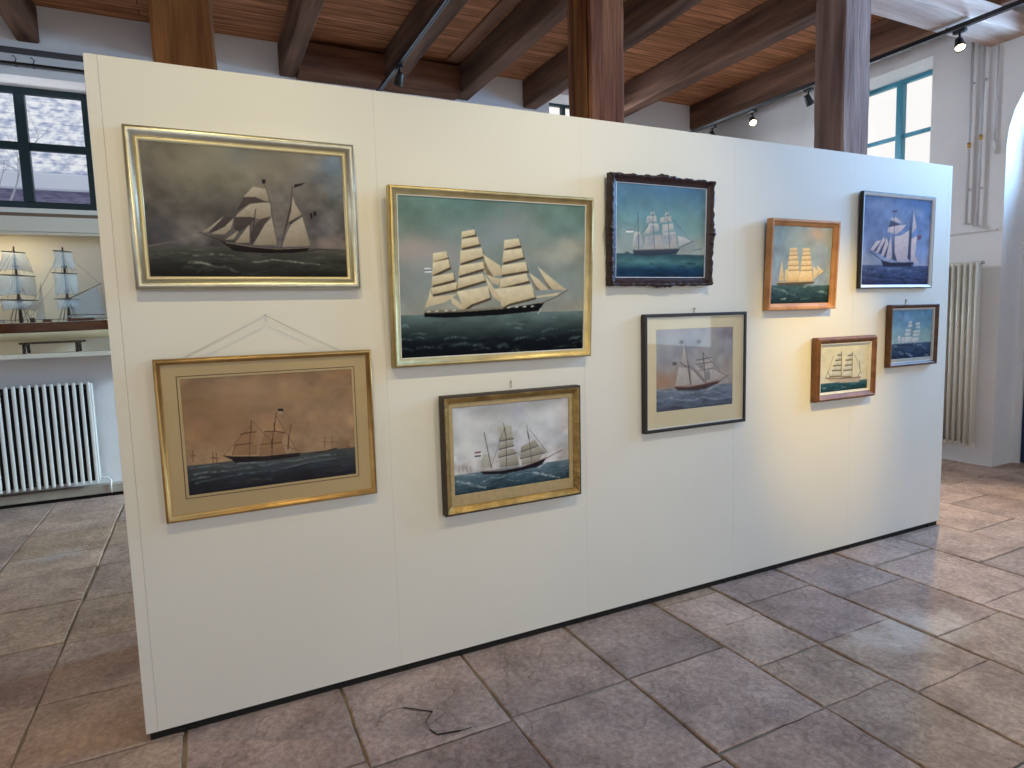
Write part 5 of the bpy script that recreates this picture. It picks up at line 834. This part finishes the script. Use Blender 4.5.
for x0, x1, y0, z0, z1, m_ in ((-.74,-.55,.03,.02,.05,'hullbrown'),(-.93,-.87,.025,.02,.045,'hullbrown'),(-1.3,-1.2,.03,.02,.05,'sail'),(-1.02,-.99,.02,.02,.06,'spar')):
    bm = NB(); box(bm, sx(x0), sx(x1), -y0, y0, zd+.012, zd+z1, 0, .004); obj('deck_house', bm, M[m_], sh)
bm = NB(); tube(bm, [(sx(-.74),-.075,zd+.065),(sx(-.70),-.09,zd+.062),(sx(-.6),-.095,zd+.06),(sx(-.475),-.08,zd+.065)], [.006,.016,.017,.005], 8); obj('ship_boat', bm, M['sail'], sh)
bm = NB()
for t in range(28):
    x = sx(-1.9)+(sx(-.42)-sx(-1.9))*t/27; tube(bm, [(x,-.082,zd+.012),(x,-.082,zd+.042)], .0018, 4)
tube(bm, [(sx(-1.9),-.082,zd+.042),(sx(-.42),-.082,zd+.042)], .0022, 5); obj('bulwark_rail', bm, M['spar'], hull)
def yard_line(cx, hz, z, ang):
    return [(cx-hz*math.cos(ang), -hz*math.sin(ang), z), (cx+hz*math.cos(ang), hz*math.sin(ang), z)]
def mast(x, ztop, yards, ang=.75, sails=True):
    bm = NB(); tube(bm, [(x,0,zd-.01),(x,0,zd+.4*(ztop-zd)),(x,0,ztop)], [.014,.011,.006], 8); mo = obj('mast', bm, M['spar'], sh)
    for z in (zd+.42*(ztop-zd), zd+.74*(ztop-zd)):
        bm = NB(); box(bm, x-.022, x+.022, -.022, .022, z, z+.010, 0, .002); obj('mast_top', bm, M['spar'], mo)
    for z, hl in yards:
        a, b = yard_line(x, hl, z, ang); a = (a[0],a[1]-.014,a[2]); b = (b[0],b[1]-.014,b[2]); m_ = tuple((p+q)/2 for p,q in zip(a,b))
        bm = NB(); tube(bm, [a,m_,b], [.004,.0075,.004], 6); obj('yard', bm, M['spar'], mo)
    ys = sorted(yards, key=lambda q:-q[0])
    for (za, ha), (zb, hb) in zip(ys, ys[1:]+[(zd+.09, ys[-1][1]*.9)]):
        bm = NB(); G = []
        zl = zb+.035
        for i in range(7):
            v = i/6; z = za-.006+(zl-za)*v; hl = ha*.92+(hb*.9-ha*.92)*v; row = []
            for j in range(9):
                u = j/8*2-1; bl = .035*math.sin(pi*min(v+.12,1))*(1-u*u*.6)
                if v == 1: z2 = z+.02*(1-u*u)
                else: z2 = z
                px = x+hl*u*math.cos(ang)+bl*math.sin(ang); py = hl*u*math.sin(ang)-bl*math.cos(ang)-.018
                row.append(bm.verts.new((px,py,z2)))
            G.append(row)
        for i in range(6):
            for j in range(8):
                f = bm.faces.new((G[i][j],G[i][j+1],G[i+1][j+1],G[i+1][j])); f.smooth = True
        o = obj('square_sail', bm, M['sail'], mo); sm = o.modifiers.new('cloth','SOLIDIFY'); sm.thickness = .0012
mast(sx(-1.085), sz(2.325), [(sz(2.275),.10),(sz(2.078),.165),(sz(1.868),.17)])
mast(sx(-.737), sz(2.325), [(sz(2.288),.085),(sz(2.097),.115),(sz(1.872),.115)])
mast(sx(-1.55), sz(2.30), [(sz(2.25),.10),(sz(2.06),.16),(sz(1.86),.17)])
def cloth(name, pts, n=6):
    bm = NB(); f = bm.faces.new([bm.verts.new(p) for p in pts]); o = obj(name, bm, M['sail'], sh); sm = o.modifiers.new('cloth','SOLIDIFY'); sm.thickness = .0012
gx = sx(-.737)
bm = NB(); tube(bm, [(gx+.012,0,sz(1.875)),(sx(-.47),.01,sz(2.012))], [.005,.003], 6); obj('gaff', bm, M['spar'], sh)
bm = NB(); tube(bm, [(gx+.012,0,sz(1.732)),(sx(-.465),.01,sz(1.729))], [.005,.004], 6); obj('boom', bm, M['spar'], sh)
cloth('spanker_sail', [(gx+.016,.002,sz(1.742)),(sx(-.47),.011,sz(1.738)),(sx(-.50),.011,sz(1.985)),(gx+.016,.002,sz(1.866))])
cloth('staysail', [(sx(-.915),.03,sz(1.70)),(sx(-.985),.03,sz(1.70)),(sx(-.955),.03,sz(1.84)),(sx(-.925),.03,sz(2.03))])
cloth('staysail', [(sx(-1.28),.03,sz(1.72)),(sx(-1.40),.03,sz(1.70)),(sx(-1.27),.03,sz(2.0))])
bm = NB(); tube(bm, [(xb+.06,0,zd+.02),(xb-.26,0,zd+.10)], [.009,.004], 8); obj('bowsprit', bm, M['spar'], sh)
bm = NB()
for mx, mt in ((-1.085,2.31),(-.737,2.31),(-1.55,2.28)):
    x = sx(mx)
    for k in (-2,-1,0,1,2):
        for sy in (-1,1): tube(bm, [(x+.03*k,sy*.078,zd+.03),(x,sy*.012,zd+.42*(sz(mt)-zd))], .002, 4)
    for k in (-2,-1,1,2): tube(bm, [(x+.02*k,-.02,zd+.43*(sz(mt)-zd)),(x+.003*k,0,zd+.95*(sz(mt)-zd))], .0016, 4)
    for f0, f1 in ((.93,.68),(.66,.36),(.36,.08)):
        for k in (-1,1): tube(bm, [(x,-.02,zd+f0*(sz(mt)-zd)),(x+k*.07,-.05,zd+f1*(sz(mt)-zd))], .0015, 4)
    for f0 in (.2,.3,.4):
        tube(bm, [(x-.055*(1-f0),-.075*(1-f0),zd+f0*(sz(mt)-zd)),(x+.055*(1-f0),-.075*(1-f0),zd+f0*(sz(mt)-zd))], .0013, 4)
    tube(bm, [(x,0,sz(mt)),(x-.34,0,zd+.05)], .0018, 4); tube(bm, [(x,0,zd+.7*(sz(mt)-zd)),(x-.3,0,zd+.05)], .001, 4)
tube(bm, [(sx(-.48),.01,sz(2.005)),(gx,0,sz(2.29))], .001, 4); tube(bm, [(sx(-.48),.01,sz(2.005)),(sx(-.45),0,zd+.02)], .001, 4)
obj('rigging', bm, M['rig'], sh)
cr = empty('model_cradle', (0,4.30,0)); tag(cr, 'dark wooden cradle holding up the ship model on the showcase shelf', 'stand')
for i, x in enumerate((sx(-1.07), sx(-.69))):
    bm = NB(); prism(bm, [(-.10,1.401),(-.075,1.401),(-.06,1.47),(.06,1.47),(.075,1.401),(.10,1.401),(.085,1.50),(.045,1.50),(0,1.484),(-.045,1.50),(-.085,1.50)], 'x', x-.011, x+.011); obj('upright', bm, M['spar'], cr)
bm = NB(); tube(bm, [(sx(-1.10),-.098,1.492),(sx(-.645),-.098,1.497)], .008, 8); obj('rail', bm, M['spar'], cr)
bm = NB(); tube(bm, [(sx(-1.10),.098,1.492),(sx(-.645),.098,1.497)], .008, 8); obj('rail', bm, M['spar'], cr)

# ------------------------------------------------------------------ light tracks, spotlights, rails on the back wall
def light_track(p, q, label, drops):
    o = empty('light_track', p); tag(o, label, 'lighting track', 'black lighting tracks')
    p = Vector(p); q = Vector(q)-p; dr = q.normalized(); sd = Vector((-dr.y,dr.x,0))*.018
    bm = NB()
    a = [(-.018,0),(.018,0),(.018,.034),(-.018,.034)]
    A = [bm.verts.new(Vector((0,0,z))+sd/.018*s_) for s_, z in a]; B = [bm.verts.new(q+Vector((0,0,z))+sd/.018*s_) for s_, z in a]
    bm.faces.new(A); bm.faces.new(B)
    for k in range(4): bm.faces.new((A[k],A[(k+1)%4],B[(k+1)%4],B[k]))
    rl = obj('rail', bm, M['track'], o)
    bm = NB()
    for s_ in (-.012,.012):
        tube(bm, [sd/.018*s_+Vector((0,0,-.002)), q+sd/.018*s_+Vector((0,0,-.002))], .0035, 6)
    obj('edge_strip', bm, M['alu'], rl)
    for t, ztop in drops:
        c_ = q*t; bm = NB(); tube(bm, [(c_.x,c_.y,.034),(c_.x,c_.y,ztop-p.z)], .006, 8); obj('drop_rod', bm, M['track'], o)
    return o
light_track((2.08,-3.4,3.925),(2.115,4.42,3.925), 'black lighting track under the beams above the middle of the panel', [(.54,3.972)])
light_track((6.32,-3.4,3.925),(6.26,4.42,3.925), 'black lighting track along the right side, crossing the light girder', [(.54,3.972)])
light_track((-.9,-2.2,3.97),(6.2,-2.2,3.97), 'black lighting track in front of the white panel', [(.05,4.14),(.95,4.14)])

def spot(loc, aim, label, on=True, energy=0, size=62, blend=.7, col=(1,.68,.30)):
    r = empty('spotlight', loc); tag(r, label, 'spotlight', 'black track spotlights')
    D_ = (Vector(aim)-Vector(loc)); D_ = D_-Vector((0,0,-.10)); D_.normalize()
    bm = NB(); box(bm, -.022, .022, -.05, .05, -.03, -.004, 0, .004); obj('adapter', bm, M['fixture'], r)
    bm = NB(); tube(bm, [(0,0,-.03),(0,0,-.055),(.0,0,-.085)], .009, 8); obj('swivel_arm', bm, M['fixture'], r)
    Q_ = D_.to_track_quat('-Z','Y').to_matrix().to_4x4(); Mx = Matrix.Translation((0,0,-.115)) @ Q_
    bm = NB(); lathe(bm, [(.0,.055),(.024,.055),(.030,.045),(.036,-.005),(.043,-.05),(.043,-.058),(.039,-.058),(.037,-.046)], Mx, 18); head = obj('lamp_head', bm, M['fixture'], r)
    bm = NB(); lathe(bm, [(.0,-.056),(.018,-.055),(.0365,-.047),(.0365,-.042),(0,-.042)], Mx, 16); obj('lens', bm, M['bulb'] if on else M['bulboff'], head)
    if on and energy:
        l = bpy.data.lights.new('warm_beam','SPOT'); l.energy = energy; l.color = col; l.spot_size = math.radians(size); l.spot_blend = blend; l.shadow_soft_size = .035
        lo = bpy.data.objects.new('warm_beam', l); COL.objects.link(lo); lo.location = Vector(loc)+Vector((0,0,-.115))+D_*.075
        lo.rotation_euler = D_.to_track_quat('-Z','Y').to_euler()
    return r
TZ = 3.922
spot((6.30,.72,TZ), (4.6,-.9,0), 'lit black spotlight hanging from the right hand track beside the girder', True, 310, 70, .7, (1,.72,.22))
spot((6.285,2.98,TZ), (4.4,.4,.8), 'lit spotlight on the right hand track seen over the panel, left of the last post', True, 120, 70, .7, (1,.75,.48))
spot((6.29,2.22,TZ), (7.6,2.0,1.8), 'unlit black spotlight touching the edge of the last timber post', False)
spot((6.275,3.62,TZ), (7.2,3.6,2.4), 'unlit black spotlight farthest along the right hand track, at the panel edge', False)
spot((2.11,3.22,TZ), (1.9,4.4,2.2), 'black spotlight on the middle track, facing away to the back wall', False)
FT = 3.967
spot((.15,-2.2,FT), (.35,0,1.85), 'first spotlight from the left on the track in front of the panel', True, 112, 56, 1, (1,.83,.42))
spot((1.3,-2.2,FT), (1.3,0,1.85), 'second spotlight from the left on the track in front of the panel', True, 50, 58, 1, (1,.82,.33))
spot((2.2,-2.2,FT), (2.2,0,1.85), 'third spotlight from the left on the track in front of the panel', True, 135, 58, 1, (1,.90,.62))
spot((3.3,-2.2,FT), (3.76,0,1.24), 'fourth spotlight from the left on the track in front of the panel', True, 450, 26, 1, (1,.66,.10))
spot((-1.5,.78,3.977), (-.3,-1.3,0), 'spotlight fixed under the girder beyond the left end of the panel', True, 70, 62, .7, (1,.70,.44))

def area(loc, rot, sx_, sy_, e, col, name):
    l = bpy.data.lights.new(name,'AREA'); l.shape = 'RECTANGLE'; l.size = sx_; l.size_y = sy_; l.energy = e; l.color = col
    o = bpy.data.objects.new(name, l); COL.objects.link(o); o.location = loc; o.rotation_euler = rot; return o
for (u0,u1,z0,z1), e_, c_ in zip(FW, (10,50,58), ((1,.95,.9),(.93,.95,.88),(.82,.97,1))): area(((u0+u1)/2,-7.98,(z0+z1)/2), (pi/2,0,0), u1-u0, z1-z0, e_, c_, 'daylight_front_window')
area((7.13,-5.4,2.45), (pi/2,0,pi/2), 1.6, 2.9, 40, (.55,.82,1), 'daylight_right_window')
area((-4.58,-4.4,2.45), (pi/2,0,-pi/2), 1.6, 2.9, 30, (.84,.93,1), 'fill_left_wall')  # added fill lamp that brightens the right wall, in a made-up opening
fl = area((7.53,-.95,3.3), (pi/2,0,pi/2), 2.9, 1.1, 265, (.27,.56,1.0), 'daylight_fanlight'); fl.data.spread = math.radians(150)
hw = area((7.40,2.02,3.5), Vector((-8,2.1,-3.3)).to_track_quat('-Z','Y').to_euler(), .9, .8, 100, (.62,.86,1), 'daylight_high_window'); hw.data.spread = math.radians(62)
w2 = area((4.82,4.60,3.75), Vector((2.0,-3.1,-1.7)).to_track_quat('-Z','Y').to_euler(), .7, .8, 34, (.82,.9,1), 'daylight_rear_window'); w2.data.spread = math.radians(110)
area((-1.06,4.75,3.28), (-pi/2,0,0), 1.1, 1.1, 4.5, (.9,.95,1), 'daylight_left_window')
area((-1.7,4.20,2.425), (.25,0,0), 1.5, .03, 3.2, (1,.80,.48), 'case_strip')
wd = bpy.data.worlds.new('sky'); SC.world = wd; wd.use_nodes = True
bg = wd.node_tree.nodes['Background']; bg.inputs[0].default_value = (1.0,.98,.96,1); bg.inputs[1].default_value = 1.05
EXPO = -0.06

# dark rail, cable and hooks high on the back wall
bm = NB(); box(bm, -4.4, .9, 4.44, 4.472, 4.035, 4.078, 0, .003); obj_r = obj('bar', bm, M['steelbar'])
wr = empty('curtain_rail', (0,0,0)); tag(wr, 'dark grey rail on the back wall above the left window', 'rail'); obj_r.parent = wr
for x in (-2.6,-.2,.7):
    bm = NB(); box(bm, x-.015, x+.015, 4.472, 4.498, 4.04, 4.072); obj('bracket', bm, M['steelbar'], wr)
bt = empty('light_track', (0,0,0)); tag(bt, 'thin black track with small hooks on the back wall, just above the left window', 'lighting track', 'black lighting tracks')
bm = NB(); box(bm, -4.4, .9, 4.43, 4.47, 3.928, 3.952, 0, .002); obj('rail', bm, M['track'], bt)
for x in (-2.2,-.995,-.865,-.2,.6):
    bm = NB(); tube(bm, [(x,4.45,3.952),(x+.012,4.452,3.985),(x-.01,4.455,4.012),(x-.02,4.455,4.0)], .004, 6); obj('hook', bm, M['track'], bt)
    bm = NB(); box(bm, x-.01, x+.01, 4.47, 4.498, 3.93, 3.95); obj('bracket', bm, M['track'], bt)

# ------------------------------------------------------------------ camera and view
cd = bpy.data.cameras.new('camera'); cd.sensor_width = 36; cd.lens = 36*636.5826/1024; cd.clip_start = .05; cd.clip_end = 200
co = bpy.data.objects.new('camera', cd); COL.objects.link(co)
Rw = ((0.89761677,-0.43975726,-0.02996136),(-0.07107255,-0.07731591,-0.99447018),(0.435009,0.89478254,-0.10065472))
mw = Matrix.Identity(4)
for i in range(3):
    mw[i][0] = Rw[0][i]; mw[i][1] = -Rw[1][i]; mw[i][2] = -Rw[2][i]
mw[0][3], mw[1][3], mw[2][3] = 0.29203709,-2.69250765,1.57381109
co.matrix_world = mw; SC.camera = co
vs = SC.view_settings; vs.view_transform = 'Standard'; vs.look = 'None'; vs.exposure = EXPO; vs.gamma = 1; vs.use_curve_mapping = False
SC.cycles.use_denoising = True
SC.cycles.max_bounces = 8; SC.cycles.diffuse_bounces = 5; SC.cycles.transparent_max_bounces = 16; SC.cycles.sample_clamp_indirect = 6
